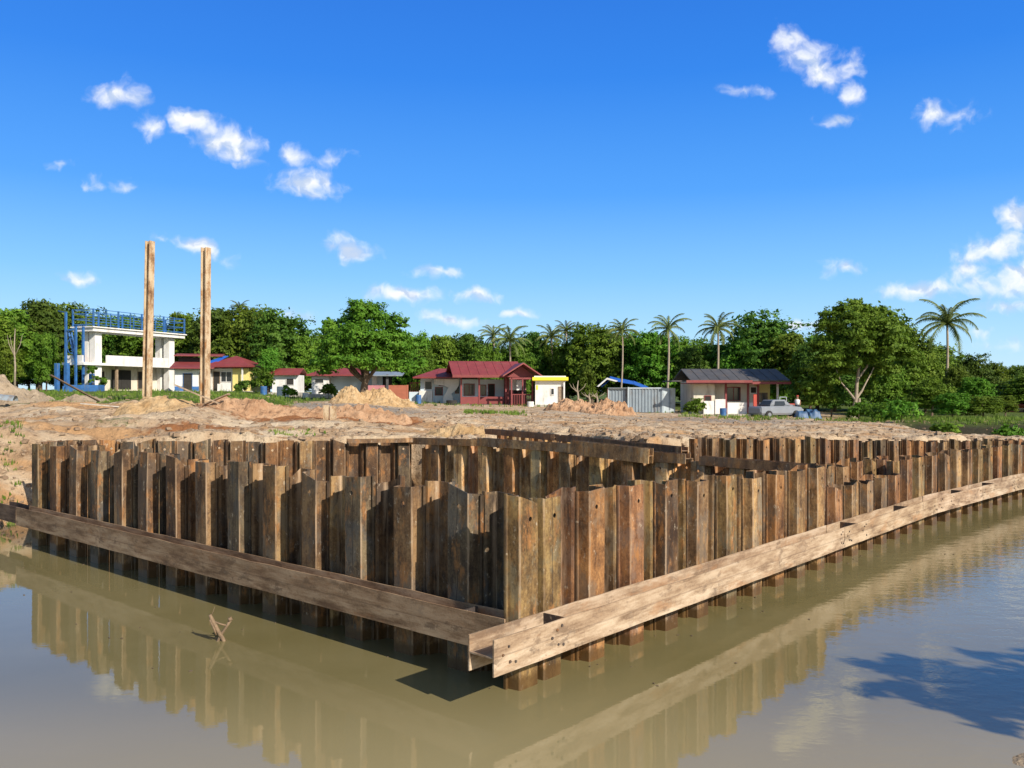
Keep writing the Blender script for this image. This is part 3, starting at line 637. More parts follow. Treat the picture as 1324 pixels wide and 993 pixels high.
heap(395, 38, 3.6, 2.2, .6, HEAPR, 'red clay ridge beside the two pale timber stubs', 31, .25)
heap(470, 39, 4.5, 2.4, .55, HEAPR, 'long low ridge of orange clods right of the timber stubs', 36, .3)
heap(612, 30.5, 3.6, 2.4, .55, HEAPY, 'pale sand hump behind the left end of the cap beams', 41, .2)
heap(105, 44, 2.6, 3, .35, HEAPG, 'small grey-brown spoil heap by the leaning plank', 44, .2)
# two pale stubs of timber and scattered planks
for k, (px, lab) in enumerate(((422, 'left pale squared timber stub standing in the red clay bank'), (431, 'right pale squared timber stub standing in the red clay bank'))):
    Y = 36; z = gz(pxz(px, Y), Y); o = MB().box(-.11, .11, -.1, .1, -.2, .62).build('timber_stub', HBEAM); o.location = (pxz(px, Y), Y, z); tag(o, lab, 'timber stub', 'pale timber stubs')
def plank(px, Y, ln, rz, tilt, label, m=WOOD, wd=.2):
    x = pxz(px, Y); z = gz(x, Y); o = MB().box(-ln/2, ln/2, -wd/2, wd/2, 0, .05).build('plank', m); o.location = (x, Y, z+.12+abs(math.sin(tilt))*ln/2); o.rotation_euler = (0, tilt, rz); tag(o, label, 'plank')
plank(97, 41, 2.6, .9, .5, 'dark plank leaning down the small spoil heap', DTRUNK)
plank(255, 35.5, 1.9, .2, .42, 'pale plank sticking up from the clods below the right tall post')
plank(280, 36.5, 1.3, -.3, -.35, 'short thin plank propped on the clods')
plank(140, 36.5, 3.0, .05, .02, 'reddish plank lying on the sand by the left post')
plank(640, 58, 5.0, .02, .0, 'long pale plank lying on the ground before the maroon house')
plank(130, 38, 1.6, .4, .1, 'short grey board lying in the dirt below the blue slab', CONCR)
x = pxz(-4, 40); mb = MB()
for j in range(10):
    a0, a1 = math.pi*j/10, math.pi*(j+1)/10
    mb.quad((-.8, .3*math.cos(a0), .25*math.sin(a0)), (.8, .3*math.cos(a0), .25*math.sin(a0)), (.8, .3*math.cos(a1), .25*math.sin(a1)), (-.8, .3*math.cos(a1), .25*math.sin(a1)))
o = mb.build('curved_sheet', CONT, None, True, False); o.location = (x, 40, gz(x, 40)+.35); o.rotation_euler = (0, .1, .15); tag(o, 'pale blue curved metal sheet half buried at the left edge', 'metal sheet')

# stones and clods scattered on the ground
mb = MB(); k = 0
while k < 5200:
    px = random.uniform(-60, 1400); Y = math.exp(random.uniform(math.log(22), math.log(64)))
    x = pxz(px, Y); s_ = shore_sd(np.array([x]), np.array([Y]))[0]
    if s_ < .15: continue
    if random.random() > .35+1.2*abs(float(vn(np.array([x*.3]), np.array([Y*.3]))[0]))+(.6 if s_ < 1.5 else 0): continue
    k += 1
    z = land(np.array([x]), np.array([Y]))[0]; z = gz(x, Y); r_ = random.choice((.02, .03, .04, .05, .07, .10))*random.uniform(.7, 1.4)*(1.2 if random.random() < .06 else 1)
    i = len(mb.v); q = Matrix.Rotation(random.random()*6.28, 3, 'Z')
    P8 = [(-1, -1, -.6), (1, -1, -.6), (1, 1, -.6), (-1, 1, -.6), (-.7, -.7, .6), (.6, -.8, .5), (.7, .6, .7), (-.6, .7, .4)]
    for p in P8:
        p = q @ Vector([c_*random.uniform(.7, 1.2)*r_ for c_ in p]); mb.v.append((x+p.x, Y+p.y, z+p.z*.8+.01))
    mb.f += [(i, i+3, i+2, i+1), (i+4, i+5, i+6, i+7), (i, i+1, i+5, i+4), (i+1, i+2, i+6, i+5), (i+2, i+3, i+7, i+6), (i+3, i, i+4, i+7)]
o = mb.build('stones', clod_mat('brown_clods', (.20, .13, .08), (.38, .28, .19), (.10, .07, .045)), None, False, False); tag(o, 'small stones and clods scattered over the bare ground', 'stones', kind='stuff')

# ---------------------------------------------------------------- grass
mb = MB()
def tuft(x, Y, h_, n=7, spread=.12):
    z = gz(x, Y)
    for j in range(n):
        a_ = random.uniform(0, 6.28); r_ = random.uniform(0, spread); bx, by = x+r_*math.cos(a_), Y+r_*math.sin(a_)
        l = random.uniform(.5, 1)*h_; ln = random.uniform(.1, .5)*l; wv = .02+.012*random.random()+h_*.03; ca, sa = math.cos(a_), math.sin(a_)
        mb.quad((bx-sa*wv, by+ca*wv, z-.02), (bx+sa*wv, by-ca*wv, z-.02), (bx+ca*ln, by+sa*ln, z+l))
def field(n, pxr, Yr, h_, cond=None):
    X_ = []; 
    for _ in range(n):
        px = random.uniform(*pxr); Y = random.uniform(*Yr); x = pxz(px, Y)
        if cond and not cond(px, Y): continue
        if float(vn(np.array([x*.5]), np.array([Y*.5]))[0]) < -.22: continue
        tuft(x, Y, h_*random.uniform(.6, 1.3), 6, .2)
field(1700, (60, 380), (41, 62), .20, lambda px, Y: Y > 41+max(0, (px-300)*.06))
field(700, (-40, 400), (62, 95), .35)
field(800, (1100, 1400), (58, 66), .30)
field(420, (880, 1130), (60, 72), .28)
field(160, (600, 680), (53, 58), .25)
field(350, (400, 900), (76, 90), .3)
field(160, (-60, 30), (24, 30), .16)
field(40, (350, 420), (29, 31), .12)
o = mb.build('grass', GRASSM, None, False, False); tag(o, 'patches of rough green grass', 'grass', kind='stuff')

# ---------------------------------------------------------------- trees
def crown_mesh(seed, lobes, nleaf, leaf, m, name='crown'):
    r = np.random.default_rng(seed); vs = []; tot = sum(l[3]**2 for l in lobes)
    for (lx, ly, lz, lr) in lobes:
        n = max(20, int(nleaf*lr*lr/tot)); nc_ = max(6, n//42); cd = r.normal(size=(nc_, 3)); cd /= np.linalg.norm(cd, axis=1)[:, None]
        cr_ = .72+.42*r.random(nc_); pick = r.integers(0, nc_, n); d = cd[pick]+r.normal(size=(n, 3))*.20; d /= np.linalg.norm(d, axis=1)[:, None]
        d[:, 2] = np.where(d[:, 2] < -.45, -d[:, 2]*.5, d[:, 2]); d /= np.linalg.norm(d, axis=1)[:, None]
        bumpv = 1+.22*np.sin(d[:, 0]*7+seed+lx*3)*np.sin(d[:, 1]*6+seed*2)+.18*np.sin(d[:, 2]*11+lx)
        rad = lr*bumpv*(cr_[pick]+r.normal(size=n)*.10)
        c_ = np.array([lx, ly, lz])+d*rad[:, None]*np.array([1, 1, .82])
        nrm = d+r.normal(size=(n, 3))*.55; nrm[:, 2] += .25; nrm /= np.linalg.norm(nrm, axis=1)[:, None]
        a = np.cross(nrm, r.normal(size=(n, 3))); a /= np.linalg.norm(a, axis=1)[:, None]; b_ = np.cross(nrm, a)
        s = leaf*(.55+.9*r.random(n))[:, None]
        q = np.stack([c_-a*s, c_-b_*s*.5, c_+a*s, c_+b_*s*.55], 1); vs.append(q)
    q = np.concatenate(vs); n = len(q); me = bpy.data.meshes.new(name)
    me.vertices.add(n*4); me.vertices.foreach_set('co', q.reshape(-1).astype(np.float32)); me.loops.add(n*4); me.loops.foreach_set('vertex_index', np.arange(n*4, dtype=np.int32))
    me.polygons.add(n); me.polygons.foreach_set('loop_start', np.arange(0, n*4, 4, dtype=np.int32)); me.update(calc_edges=True); me.materials.append(m); return me
def lobes_for(seed, H, Wd, base, n, flat=1.0):
    r = random.Random(seed); out_ = []
    for k in range(n):
        f = k/(n-1); z = base+(H-base)*(.12+.76*f); env = math.sin(math.pi*min(1, .28+.62*f))**.8
        rr_ = Wd/2*env*r.uniform(.25, .75); a = k*2.4+r.uniform(-.5, .5)
        out_.append((rr_*math.cos(a), rr_*math.sin(a), z, Wd*r.uniform(.12, .24)))
    out_.append((0, 0, H-Wd*.16, Wd*.17)); return out_
def trunk_mb(H, rad, seed, lobes, fork=3):
    r = random.Random(seed); mb = MB(); pts = [(0, 0, -.3)]; x = y = 0
    for k in range(1, 5): x += r.uniform(-.12, .12)*H*.08; y += r.uniform(-.1, .1)*H*.08; pts.append((x, y, H*.14*k))
    mb.tube(pts, [rad*1.35, rad, rad*.85, rad*.7, rad*.5], 8)
    for l in r.sample(lobes, min(len(lobes), fork+4)):
        k = r.randrange(1, 4); p = Vector(pts[k]); q = Vector(l[:3]); mid = p.lerp(q, .5)+Vector((0, 0, -.05*H))
        mb.tube([p, mid, q], [rad*.5, rad*.3, rad*.1], 6)
    return mb
TV = {}
def tree_variant(key, seed, H, Wd, base, n, nleaf, leaf, m, tm=DTRUNK, rad=.22):
    nleaf = int(nleaf*1.7); leaf *= .76; n += 8
    lb = lobes_for(seed, H, Wd, base, n); TV[key] = (crown_mesh(seed, lb, nleaf, leaf, m), trunk_mb(H, rad, seed, lb).mesh('trunk', tm, True))
for k in range(4):
    tree_variant('g%d' % k, 20+k, 10, 9+k*.6, 1.4, 20, 8500, .30, LEAF)
    tree_variant('d%d' % k, 40+k, 10, 8.4+k*.8, 1.2, 20, 8500, .30, LEAFD)
    tree_variant('o%d' % k, 60+k, 10, 8.0+k*.8, 1.5, 18, 7500, .28, LEAFO)
    tree_variant('b%d' % k, 80+k, 10, 9.5-k*.4, 1.2, 20, 8500, .30, LEAFB)
def tree(key, px, Y, topy, label, sx=1.0, basez=None, group='trees of the wood behind the village', name='broadleaf_tree', cat='tree'):
    x = pxz(px, Y); z = gz(x, Y) if basez is None else basez; H = EYE+(HY-topy)*Y/F-z; s = H/10.3
    root = empty(name, (x, Y, z), random.uniform(0, 6.28), label, cat, group); root.scale = (s*sx, s*sx, s)
    for nm, me in zip(('crown', 'trunk'), TV[key]):
        o = bpy.data.objects.new(nm, me); col.objects.link(o); o.parent = root
    return root
rt = random.Random(5)
KIND = {'g': 'mid green', 'd': 'dark green', 'o': 'olive green', 'b': 'bright green'}
# (px, distance, top y, kind, width factor, where it is)
front = [(20,104,398,'g',1.0,'at the left frame edge'),(52,108,392,'d',.9,'left of the white frame building'),(-20,100,410,'o',1.1,'half cut off by the left frame edge'),
 (84,112,394,'g',.95,'just left of the blue railing'),(60,98,432,'b',.55,'low in front of the dark tree left of the white building'),(10,96,440,'o',.6,'with a bare pale trunk by the spoil heap'),
 (150,122,412,'d',1.0,'behind the blue roof railing, left part'),(195,120,414,'g',1.0,'behind the blue roof railing, right part'),(238,118,408,'o',.9,'between the two tall steel posts'),
 (285,112,402,'d',1.05,'just right of the right tall post'),(330,110,402,'g',1.0,'above the red hipped roof with yellow wall'),(362,108,408,'d',1.0,'right of the red hipped roof'),(390,106,436,'o',.8,'over the small huts left of the big tree'),
 (348,98,452,'b',.7,'low beside the yellow wall'),(405,112,438,'g',.85,'behind the left side of the big round tree'),
 (540,112,432,'g',.9,'right of the big round tree'),(575,110,436,'o',.9,'above the left end of the white red-roofed house'),(605,114,434,'d',.85,'left of the pair of palms'),(548,98,452,'b',.65,'touching the right edge of the big round tree'),
 (628,106,450,'g',.8,'below the pair of palms'),(668,108,448,'b',.75,'behind the maroon porch house roof'),(690,114,432,'d',.8,'between the palm pair and the next palms'),(735,112,440,'o',.9,'above the yellow-trimmed hut'),
 (765,108,420,'g',1.0,'left of the slender palm trunk'),(760,92,470,'g',.6,'between hut and container behind the red heap'),(800,110,436,'d',.9,'above the grey container'),(838,106,428,'b',.95,'left of the tall palm over the container'),
 (870,112,436,'g',.9,'under the tall palm above the container'),(893,104,446,'d',.8,'behind the left end of the dark-roofed house'),(925,112,446,'g',.9,'under the palm above the dark roof'),(955,106,440,'b',.8,'behind the middle of the dark-roofed house'),
 (985,108,412,'d',1.15,'tall above the right end of the dark roof'),(1025,104,430,'g',1.0,'right of the dark-roofed house'),(1048,88,446,'d',.9,'directly left of the big lone tree'),(1140,94,408,'g',1.0,'behind the big lone tree'),(1175,92,424,'o',.9,'between the big lone tree and the tall palm'),
 (1180,80,456,'o',1.0,'low and bushy in front of the tall palm'),(1150,78,470,'g',.8,'low at the right foot of the big lone tree'),(1236,82,476,'g',.75,'low below the tall palm'),(1255,100,462,'d',.9,'right of the tall palm'),(1285,104,468,'g',1.0,'near the right frame edge'),
 (1318,108,474,'d',1.1,'cut by the right frame edge'),(1262,76,488,'b',1.3,'low and bright before the red-roofed house at right'),(1205,74,490,'o',1.3,'low and olive at the ditch'),(1075,76,480,'d',.75,'low behind the blue tarpaulin'),(1350,90,470,'g',1.0,'just beyond the right frame edge'),
 (1232,66,508,'b',1.8,'low bush-like at the ditch edge'),(1272,66,512,'g',1.9,'low at the ditch near the right'),(1300,72,512,'o',1.6,'small by the red roof at right')]
for i, (px, Y, ty, kd, sx, wh) in enumerate(front):
    tree(kd+str(i % 4), px, Y, ty, f'{KIND[kd]} leafy tree {wh}', sx*1.0)
# the farther row that closes the gaps
for i in range(34):
    px = -40+i*42+rt.uniform(-10, 10); Y = rt.uniform(128, 142)
    lim = float(np.interp(px, [0, 100, 230, 400, 540, 640, 760, 900, 1000, 1100, 1200, 1300, 1400], [408, 408, 420, 424, 440, 444, 440, 448, 432, 420, 446, 480, 478]))
    tree(rt.choice('gdo')+str(i % 4), px, Y, lim+rt.uniform(-4, 14), f'far dark crown in the back row of the wood, {ordw(i+1)} from the left', 1.25)
# understory that hides the trunks
for i in range(40):
    px = -30+i*36+rt.uniform(-10, 10); Y = rt.uniform(112, 122) if px < 1050 else rt.uniform(84, 98)
    tree(rt.choice('gdb')+str(i % 4), px, Y, 478+rt.uniform(-12, 10)+(12 if px > 1150 else 0), f'low shrubby tree filling the foot of the wood, {ordw(i+1)} from the left', 1.9, group='undergrowth at the foot of the wood', name='shrub', cat='shrub')

# big round tree and the lone right tree: own crowns
def bigtree(px, Y, topy, basey, lobes, nleaf, leaf, m, tm, label, trunkf):
    x = pxz(px, Y); z = EYE-(basey-HY)*Y/F
    root = empty('broadleaf_tree', (x, Y, z), 0, label, 'tree')
    me = crown_mesh(int(px), lobes, nleaf, leaf, m); o = bpy.data.objects.new('crown', me); col.objects.link(o); o.parent = root
    trunkf().build('trunk', tm, root, True, False)
def pl(px, py, r, dy, Y, x0, z0): return ((pxz(px, Y)-x0), dy, EYE+(HY-py)*Y/F-z0, r*Y/F)
Y = 80; x0 = pxz(470, Y); z0 = EYE-(517-HY)*Y/F
lb = [pl(px, py, r_, dy, Y, x0, z0) for px, py, r_, dy in [(475,410,21,0),(470,405,18,-1),(452,420,18,1),(498,420,17,0),(515,420,12,-1),(430,432,15,0),(425,420,9,0),(440,450,20,-1.5),(470,440,25,-2),(505,445,22,-1),(520,455,18,0),
   (430,465,18,-1),(455,470,20,-2),(490,468,20,-2),(520,475,16,-.5),(470,455,28,1),(440,440,22,2),(505,440,22,2),(425,480,11,0),(535,478,10,-1),(545,470,9,0),(410,470,8,0)]]
def tf():
    mb = MB(); mb.tube([(0, 0, -.3), (.05, 0, 1.2), (.3, 0, 2.2), (.2, .1, 4)], [.42, .32, .28, .2], 10)
    for a in [(-2.2, 0, 4.2), (2, .2, 4.4), (.5, -1, 6), (-1, 1, 6.2), (3, 0, 5.5), (-2.8, .2, 5.5)]: mb.tube([(.15, 0, 1.6), (a[0]*.5, a[1]*.5, a[2]*.62), a], [.2, .14, .06], 7)
    return mb
bigtree(470, Y, 388, 517, lb, 42000, .135, LEAFB, DTRUNK, 'big round bright green tree standing alone in front of the village', tf)
Y = 72; x0 = pxz(1105, Y); z0 = EYE-(545-HY)*Y/F
lb = [pl(px, py, r_, dy, Y, x0, z0) for px, py, r_, dy in [(1098,402,16,0),(1082,410,16,.5),(1120,410,17,0),(1140,405,12,0),(1145,420,17,.5),(1070,425,14,0),(1095,425,22,-1),(1125,430,22,-1.5),(1160,430,15,.5),(1172,440,12,1),(1065,450,15,0),
   (1085,455,20,-.5),(1150,450,20,-.5),(1130,465,17,-1),(1055,475,14,.5),(1070,490,16,.5),(1050,500,12,1),(1110,445,24,1.5),(1090,475,18,1.5),(1145,480,15,1),(1125,490,11,1),(1060,520,12,2),(1085,515,13,3),(1140,505,12,2),(1072,468,18,-.6),(1140,448,22,-1.2),(1105,448,20,-1.4),(1098,470,12,-.9),(1165,462,14,0),(1155,478,12,.5),(1060,505,14,1.5),(1078,500,12,2.5),(1118,398,9,0),(1108,392,8,.3)]]
def tf2():
    mb = MB(); z = lambda py: EYE+(HY-py)*Y/F-z0; xx = lambda px: pxz(px, Y)-x0
    mb.tube([(xx(1103), 0, z(550)), (xx(1104), 0, z(530)), (xx(1107), 0, z(515)), (xx(1108), 0, z(495)), (xx(1112), .1, z(470)), (xx(1110), .2, z(440))], [.26, .19, .15, .13, .11, .07], 9)
    mb.tube([(xx(1106), 0, z(548)), (xx(1109), -.1, z(530)), (xx(1111), 0, z(515))], [.2, .15, .12], 8)
    mb.tube([(xx(1107), 0, z(516)), (xx(1114), -.1, z(505)), (xx(1117), 0, z(500)), (xx(1130), 0, z(475))], [.11, .09, .07, .04], 7)
    mb.tube([(xx(1105), 0, z(516)), (xx(1096), -.1, z(505)), (xx(1088), 0, z(495)), (xx(1078), 0, z(470))], [.10, .07, .05, .03], 7)
    mb.tube([(xx(1109), 0, z(490)), (xx(1120), -.1, z(475)), (xx(1124), 0, z(460))], [.11, .08, .04], 7)
    return mb
bigtree(1105, Y, 388, 545, lb, 44000, .13, LEAF, TRUNK, 'big lone tree with forked pale trunk at the right end of the village', tf2)

# bare pale sapling trunks
def sap(px, Y, topy, label):
    x = pxz(px, Y); z = gz(x, Y); H = EYE+(HY-topy)*Y/F-z; root = empty('bare_tree', (x, Y, z), 0, label, 'tree'); mb = MB()
    mb.tube([(0, 0, -.2), (.05, 0, H*.4), (-.05, 0, H*.7), (.05, 0, H)], [.12, .10, .07, .03], 7); mb.build('trunk', TRUNK, root, True)
    mb = MB(); 
    for s_ in (-1, 1, -.6): mb.tube([(0, 0, H*.55), (s_*.6, 0, H*.75), (s_*.8, 0, H*.9)], [.05, .03, .01], 6)
    mb.build('branch', TRUNK, root, True)
sap(19, 92, 425, 'thin bare pale trunk against the dark trees at the far left'); sap(747, 84, 492, 'thin crooked pale trunk right of the yellow-trimmed hut'); sap(762, 86, 505, 'left short pale trunk behind the red clay heap'); sap(772, 86, 505, 'right short pale trunk behind the red clay heap')
# shrubs near the buildings
def shrub(px, Y, w_, h_, m, label, seed):
    x = pxz(px, Y); z = gz(x, Y); lb = [(random.uniform(-.3, .3)*w_, random.uniform(-.3, .3)*w_, h_*random.uniform(.3, .75), w_*.28) for _ in range(6)]
    root = empty('shrub', (x, Y, z), 0, label, 'shrub', 'garden shrubs')
    o = bpy.data.objects.new('foliage', crown_mesh(seed, lb, 1500, .12, m)); col.objects.link(o); o.parent = root
    MB().tube([(0, 0, -.1), (.03, 0, h_*.4), (-.03, 0, h_*.7)], [.04, .03, .01], 6).build('stem', DTRUNK, root)
shrub(898, 74, 1.9, 1.2, LEAFB, 'round bright green bush before the dark-roofed house', 301); shrub(120, 93, 1.0, 3.2, LEAFB, 'tall climbing green bush at the left white column', 302); shrub(133, 92, 1.1, 1.6, LEAFB, 'rounded bright bush before the left white column', 303)
shrub(338, 88, 2.6, 3.2, LEAFB, 'leafy bush at the corner of the yellow wall', 304); shrub(425, 86, 1.6, 1.6, LEAF, 'small green bush beside the white hut left of the big tree', 305); shrub(375, 86, 1.4, 1.4, LEAFO, 'yellowish flowering bush between the huts', 306)
shrub(1110, 66, 2.2, 1.3, LEAFB, 'low green bush at the foot of the big lone tree', 307); shrub(1165, 59, 2.8, 1.3, LEAFB, 'bright low bush at the start of the ditch', 308); shrub(1225, 50, 1.6, .6, LEAFO, 'yellowish weed clump on the gravel edge', 309); shrub(318, 92, 2.0, 1.0, LEAFD, 'dark low hedge before the yellow wall', 310)
shrub(1140, 63, 3, 1.0, LEAF, 'low green bush right of the lone tree roots', 311); shrub(1310, 50, 1.5, .9, LEAFB, 'light green weed clump on the ditch bank at right', 312)

# palms
def palm_mesh(seed, n, ln, lw=.50):
    r = random.Random(seed); mb = MB()
    for k in range(n):
        a = k*2.399+r.uniform(-.2, .2); el = R(r.uniform(62, 80) if k < n*.2 else r.uniform(10, 55) if k < n*.7 else r.uniform(-35, 5)); Ln = ln*r.uniform(.85, 1.1)
        p = Vector((0, 0, 0)); e = el; pts = [p.copy()]; ns = 9
        for j in range(ns):
            d_ = Vector((math.cos(a)*math.cos(e), math.sin(a)*math.cos(e), math.sin(e))); p = p+d_*Ln/ns; pts.append(p.copy()); e -= R(6+j*1.1)
        side = Vector((-math.sin(a), math.cos(a), 0))
        mb.tube(pts, [.05*(1-j/ns)+.012 for j in range(ns+1)], 4, False)
        for j in range(1, ns*6):
            f = j/(ns*6); i0 = min(ns-1, int(f*ns)); q = pts[i0].lerp(pts[i0+1], f*ns-i0); t = (pts[i0+1]-pts[i0]).normalized()
            wl = lw*Ln*.36*math.sin(math.pi*min(1, .14+f*.84))**.6
            for s_ in (-1, 1):
                tip = q+side*s_*wl*r.uniform(.55, .8)+t*wl*.45+Vector((0, 0, -wl*r.uniform(.35, .75)))
                mb.quad(q-t*.035, q+t*.045, tip)
    return mb
PMESH = [palm_mesh(1, 22, 3.7).mesh('crown', PALML), palm_mesh(2, 18, 3.5).mesh('crown', PALML), palm_mesh(3, 24, 3.5).mesh('crown', PALML)]
def palm(px, Y, cy, basey, k, s_, label, rad=.16):
    x = pxz(px, Y); z = EYE-(basey-HY)*Y/F; H = (basey-cy)*Y/F
    root = empty('palm_tree', (x, Y, z), 0, label, 'palm tree', 'coconut palms')
    mb = MB(); n = 8; mb.tube([(.25*math.sin(j/n*2.2), 0, H*j/n-(.3 if j == 0 else 0)) for j in range(n+1)], [rad*1.35 if j == 0 else rad*(1-.35*j/n) for j in range(n+1)], 8); mb.build('trunk', TRUNK, root, True)
    o = bpy.data.objects.new('crown', PMESH[k]); col.objects.link(o); o.parent = root; o.location = (.25*math.sin(2.2), 0, H); o.scale = (s_,)*3; o.rotation_euler = (0, 0, px)
palm(1222, 86, 418, 540, 0, 1.02, 'tall lone coconut palm standing out against the sky at right')
palm(862, 100, 425, 520, 1, .85, 'tall coconut palm above the grey container')
palm(926, 100, 425, 520, 2, .85, 'bushy coconut palm above the dark-roofed house')
palm(636, 108, 434, 520, 1, .72, 'left palm of the pair above the maroon porch house')
palm(657, 106, 440, 520, 2, .85, 'right palm of the pair above the maroon porch house')
palm(711, 112, 436, 520, 2, .75, 'left palm above the yellow-trimmed hut')
palm(730, 114, 428, 520, 0, .6, 'right palm above the yellow-trimmed hut')
palm(802, 88, 428, 520, 2, .62, 'slender palm with a long thin bare trunk beside the container', .10)
palm(308, 112, 400, 505, 0, .5, 'small palm tip showing above the trees right of the right post')
palm(1180, 100, 452, 530, 2, .5, 'small palm half hidden left of the tall lone palm')

# ---------------------------------------------------------------- tall steel posts
def post(px, Y, by, ty, lean, label):
    x = pxz(px, Y); z = EYE-(by-HY)*Y/F; H = (by-ty)*Y/F
    mb = MB(); prof = [(-.17, -.15), (.17, -.15), (.17, -.12), (.02, -.105), (.02, .105), (.17, .12), (.17, .15), (-.17, .15), (-.17, .12), (-.02, .105), (-.02, -.105), (-.17, -.12)]
    n = len(prof)
    levels = [-.6, H*.33, H*.66, H]
    for li, zz in enumerate(levels):
        for p in prof: mb.v.append((p[0], p[1], zz))
    for li in range(3):
        for k in range(n): mb.f.append((li*n+k, li*n+(k+1) % n, (li+1)*n+(k+1) % n, (li+1)*n+k))
    mb.f.append(tuple(3*n+k for k in range(n)))
    o = mb.build('steel_post', HBEAM); o.location = (x, Y, z); o.rotation_euler = (0, lean, 1.15); tag(o, label, 'steel post', 'tall steel posts')
post(190, 42, 518, 311, R(1.4), 'left tall rust-stained steel post, leaning slightly right')
post(265, 40, 522, 320, R(.5), 'right tall rust-stained steel post, nearly upright')

# ---------------------------------------------------------------- buildings
def window(root, x0, x1, z0, z1, y, frame=WHITE, glass=GLASS, t=.07, name='window'):
    f = MB(); f.box(x0-t, x0, y-.06, y, z0-t, z1+t).box(x1, x1+t, y-.06, y, z0-t, z1+t).box(x0, x1, y-.06, y, z0-t, z0).box(x0, x1, y-.06, y, z1, z1+t)
    if x1-x0 > .9: f.box((x0+x1)/2-.025, (x0+x1)/2+.025, y-.055, y, z0, z1)
    w_ = f.build(name, frame, root); MB().box(x0, x1, y-.02, y-.004, z0, z1).build('pane', glass, w_); return w_
def door(root, x0, x1, z1, y, m=DARK, frame=WOOD):
    d_ = MB().box(x0, x1, y-.045, y-.003, .02, z1).build('door', m, root)
    MB().box(x0-.06, x0, y-.07, y, .02, z1+.06).box(x1, x1+.06, y-.07, y, .02, z1+.06).box(x0, x1, y-.07, y, z1, z1+.06).build('frame', frame, d_); return d_
def hiproof(root, x0, x1, y0, y1, z, h_, m, ridge=.5, name='roof', th=.14):
    d_ = (y1-y0)/2; r0, r1 = x0+d_*ridge*1.1, x1-d_*ridge*1.1; ym = (y0+y1)/2
    mb = MB(); a, b_, c_, e = (x0, y0, z), (x1, y0, z), (x1, y1, z), (x0, y1, z); p, q = (r0, ym, z+h_), (r1, ym, z+h_)
    mb.quad(a, b_, q, p); mb.quad(b_, c_, q); mb.quad(c_, e, p, q); mb.quad(e, a, p)
    lo = lambda v_: (v_[0], v_[1], v_[2]-th)
    for s1, s2 in ((a, b_), (b_, c_), (c_, e), (e, a)): mb.quad(s1, lo(s1), lo(s2), s2)
    mb.quad(lo(a), lo(e), lo(c_), lo(b_))
    # standing seams
    n = int((x1-x0)/.8)
    for k in range(1, n):
        x = x0+(x1-x0)*k/n
        if r0 < x < r1: mb.bar((x, y0, z+.02), (x, ym, z+h_+.02), .05, .04)
    return mb.build(name, m, root)
def gable(root, x0, x1, y0, y1, z, h_, m, name='roof', th=.12):     # ridge along x
    ym = (y0+y1)/2; mb = MB(); prof = [(y0, z), (ym, z+h_), (y1, z), (y1, z-th), (ym, z+h_-th), (y0, z-th)]
    mb.prism(prof, x0, x1, 'x')
    for k in range(1, int((x1-x0)/.8)): x = x0+(x1-x0)*k/int((x1-x0)/.8); mb.bar((x, y0, z+.015), (x, ym, z+h_+.015), .05, .035)
    return mb.build(name, m, root)

# 1. white two-storey frame building with blue roof railing
b1 = empty('frame_building', (-45.9, 95, 3.72), math.atan2(.94, .342), 'white two-storey open concrete building with blue steel railing on its roof', 'building')
LN, DP = 13.2, 2.4
for (x, y) in ((.3, .1), (.3, 1.1), (LN-1.5, .1), (LN-1.5, 1.4)): MB().box(x, x+.95, y, y+.8, 0, 6.55).build('column', WHITE, b1)
MB().box(-.5, LN+.6, -.5, DP, 6.553, 6.95).box(-.7, LN+.8, -.7, DP+.2, 6.953, 7.08).build('roof_slab', WHITE, b1)
MB().box(-1.6, LN-.2, -.28, DP+.4, 2.85, 3.12).build('floor_slab', WHITE, b1)
MB().box(1.6, LN-2.0, -.27, -.1, 3.123, 4.0).box(-1.5, -1.35, 0, DP, 3.123, 3.9).build('parapet', WHITE, b1)
MB().box(1.5, LN-.6, DP-.4, DP-.15, .05, 2.848).box(LN-.75, LN-.55, 1.2, DP-.42, .05, 2.848).build('wall', CREAM, b1)
window(b1, 4.6, 7.4, .3, 2.4, DP-.42, DARK, DARK); door(b1, 2.4, 3.4, 2.2, DP-.41); window(b1, 8.6, 10.6, .3, 2.3, DP-.42, WOOD, DARK)
MB().box(3.6, 3.85, .3, .55, 0, 2.848).build('post', WOOD, b1)
MB().box(-2, LN+1, -1.2, DP+.5, -.6, .048).build('plinth', CONCR, b1)
r_ = MB(); hs = (7.3, 7.9, 8.5, 8.95)
for yl in (-.5, DP):
    for hz_ in hs: r_.bar((-.5, yl, hz_), (LN+.5, yl, hz_), .065)
    for k in range(9): x = -.5+(LN+1)*k/8; r_.bar((x, yl, 7.08), (x, yl, 9.0), .08 if k % 2 else .15)
for xl in (-.5, LN+.5):
    for hz_ in hs: r_.bar((xl, -.5, hz_), (xl, DP, hz_), .09)
r_.build('railing', BLUE, b1)
r_ = MB()
for (x, y) in ((-2.0, .4), (-2.0, 1.8), (-1.2, .2)): r_.bar((x, y, -.2), (x, y, 8.6 if y > 1 else 7.0), .2)
r_.bar((-2.0, .4, 6.6), (-2.0, 1.8, 6.6), .15).bar((-2.0, 1.8, 8.5), (-.4, 4.6, 8.9), .12).bar((-2.0, 1.8, 6.6), (-.5, 1.8, 6.9), .12)
r_.bar((-2.0, .4, 3.0), (-1.2, 2.3, 6.5), .16).bar((-1.9, .4, 3.0), (-.8, 2.3, 6.5), .16)
for k in range(10): f = k/10; r_.bar((-2.4+1.2*f, .4+1.9*f, 3.0+3.5*f), (-1.9+1.1*f, .4+1.9*f, 3.0+3.5*f), .06)
